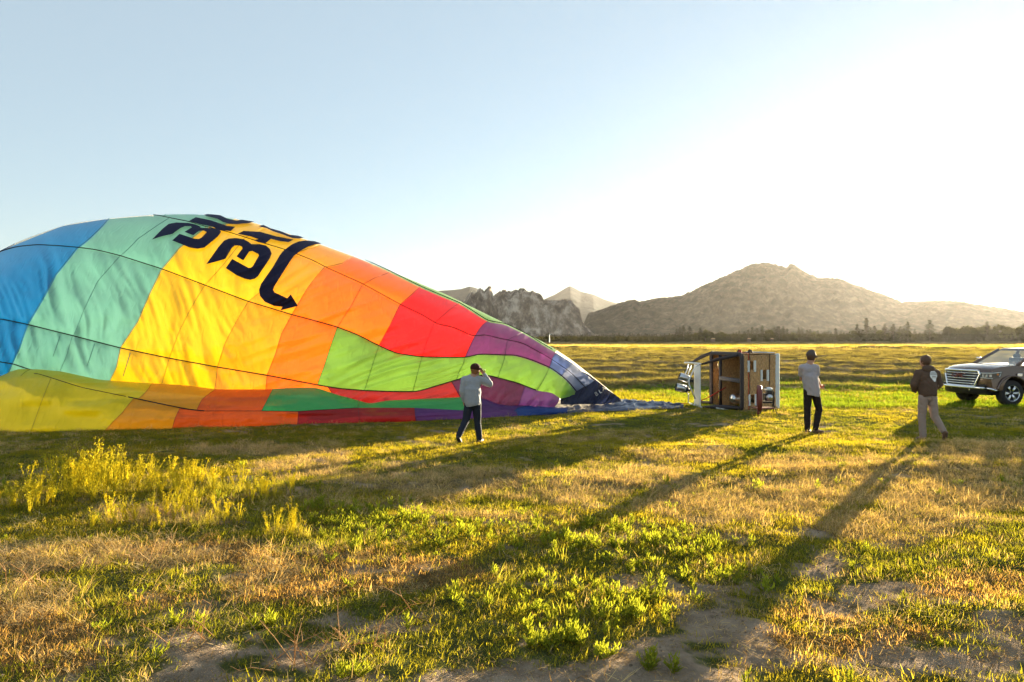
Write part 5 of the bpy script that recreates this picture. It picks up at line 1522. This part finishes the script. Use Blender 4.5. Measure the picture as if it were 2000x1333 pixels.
# tall yellow green weeds in the sunlit patch on the left
X, Y = sample_area(5200, 6.5, 14.5)
soil, dry, rust, leafy, tall = masks(X, Y)
px, py = pxy(X, Y)
keep = rng.random(len(X)) < tall*.75
X, Y, px, py = X[keep], Y[keep], px[keep], py[keep]
sz = (.42+.5*rng.random(len(X)))*(1+.85*blob(px, py, 170, 975, 110, 50))*(1-.35*blob(px, py, 330, 1050, 260, 40))
scatter('tall_weeds', 'tall yellow green flowering weeds in the sunlit patch', place(X, Y), C_ylw*(.7+.5*rng.random((len(X), 1))), sz, S_tansy, .08)
# hay rows and stubble further off
X, Y = sample_area(70000, 22, 110, .82, 1.35)
wv = windrow(X, Y)
keep = rng.random(len(X)) < np.clip(wv*2.4-.45, 0, 1)
Xh, Yh = X[keep], Y[keep]
scatter('hay_rows', 'raked rows of cut hay across the field', place(Xh, Yh), C_straw*(.45+.6*rng.random((len(Xh), 1)))*np.array([.86, 1.0, .70]), .36+.3*rng.random(len(Xh))+.5*ss(35, 90, Yh), S_hay, .1)
keep = (~keep) & (rng.random(len(X)) < .75)
Xg, Yg = X[keep], Y[keep]
n3 = fbm(Xg*.1, Yg*.1, 35, 3)
tg = mix3(np.broadcast_to(C_green*np.array([.62,.95,1.]), (len(Xg), 3)), np.broadcast_to(C_yel*.8, (len(Xg), 3)), ss(.45, .85, n3))
scatter('stubble', 'short green stubble between the hay rows', place(Xg, Yg), tg*(.75+.5*rng.random((len(Xg), 1))), .35+.3*rng.random(len(Xg)), S_far, .1)
X, Y = sample_area(26000, 105, 190, .80)
n3 = fbm(X*.05, Y*.1, 36, 3)
tg = mix3(np.broadcast_to(C_green, (len(X), 3)), np.broadcast_to(C_straw*.9, (len(X), 3)), ss(.3, .7, n3))
scatter('bank_grass', 'rough grass on the bank beyond the hay rows', place(X, Y), tg*(.75+.5*rng.random((len(X), 1))), .9+1.0*rng.random(len(X)), S_far, .1)

# plants one can single out
def plant(name, px, py, mb, mat, label, cat='weed', rz=0.0):
    p = GP_(px, py)
    me = mb.mesh(name); o = link(name, me, mat, smooth=False); o.location = (p.x, p.y, GZ(p.x, p.y)); o.rotation_euler = (0, 0, rz)
    tag(o, label, cat); return o
M_w1 = leafmat('weed_leaf_bright', (.24, .28, .035), .5, .2); M_w2 = leafmat('weed_leaf_yellow', (.38, .37, .035), .5, .2); M_w3 = leafmat('dry_stalk', (.40, .27, .14), .3, .3)
rr = random.Random(77)
mb = MB()
for k in range(3):
    q = tansy(rr, .34+.1*(k == 1), 3); 
    mb.add([Vector(v)+Vector(((-.24, .02, .22)[k], .05*k, 0)) for v in q.v], q.f)
q = weedplant(rr, 14, .18, .08, .010, 1.1, 7); mb.add(q.v, q.f)
plant('flowering_weed', 693, 1085, mb, M_w1, 'bright weed with three upright flower spikes against the dark shade left of centre')
mb = MB()
for k in range(9):
    q = tansy(rr, .72*rr.uniform(.7, 1.05), 5); c = Vector((rr.uniform(-.45, .45), rr.uniform(-.2, .2), 0)); mb.add([Vector(v)+c for v in q.v], q.f)
plant('tall_weed', 160, 985, mb, M_w2, 'tallest sunlit yellow green weed bush rising over the balloon shadow on the left')
for px_, py_, n_, lb in ((1285, 1312, 9, 'low bright green weed alone on the bare soil at the bottom edge right of centre'), (1205, 1290, 6, 'small pale leafed weed just left of the lone weed on the bare soil'),
                         (700, 1338, 7, 'bright yellow green weed cut by the bottom edge left of centre'), (1110, 1262, 16, 'large leafy weed clump at the front edge of the leafy patch'),
                         (1220, 1215, 14, 'full leafy weed clump at the right front of the leafy patch'), (520, 1225, 5, 'small weed sprig at the edge of the bare soil left of centre'), (370, 1225, 7, 'bright tuft of weed beside the rust coloured grass at lower left')):
    mb = MB()
    for k in range(max(2, n_//3)):
        q = weedplant(rr, 7, .09+.003*n_, .07, .007, 1.2, 9); c = Vector((rr.uniform(-.02, .02)*n_, rr.uniform(-.008, .008)*n_, 0)); mb.add([Vector(v)+c for v in q.v], q.f)
    plant('leafy_weed', px_, py_, mb, M_w1, lb)
def stalks(n_, L, spread):
    mb = MB()
    for k in range(n_):
        a = rr.uniform(0, 6.283); t_ = rr.uniform(.5, 1.45); c = Vector((rr.gauss(0, spread), rr.gauss(0, spread*.5), 0))
        tip = c + Vector((math.cos(a)*math.sin(t_), math.sin(a)*math.sin(t_), math.cos(t_)))*L*rr.uniform(.5, 1)
        m_ = (c+tip)/2 + Vector((rr.uniform(-.03, .03), rr.uniform(-.03, .03), .03)); mb.tube([c, m_, tip], [.004, .0028, .0012], 5)
        for q in range(3):
            a2 = rr.uniform(0, 6.28); p = m_.lerp(tip, q/3); mb.tube([p, p+Vector((math.cos(a2)*.06, math.sin(a2)*.06, .05))], [.0018, .0008], 4)
    return mb
for px_, py_, n_, L_, lb in ((580, 1310, 9, .5, 'tangle of bare dry stalks on the dirt at bottom left of centre'), (380, 1262, 8, .35, 'scattered dry stalks on the bare soil at lower left'), (690, 1275, 10, .35, 'dry twiggy stalks curling over the soil right of the tangle'), (780, 1215, 4, .5, 'single long pale dry stem lying in the shade'),
                             (60, 1150, 10, .35, 'leaning dry stems in the tall grass at the left edge'), (290, 1100, 8, .35, 'grey dead stems sticking up from shaded grass on the left'), (1370, 1110, 3, .3, 'lone pale grass stem right of the leafy patch')):
    plant('dry_stalks', px_, py_, stalks(n_, L_, .12), M_w3, lb, 'dead stalks')
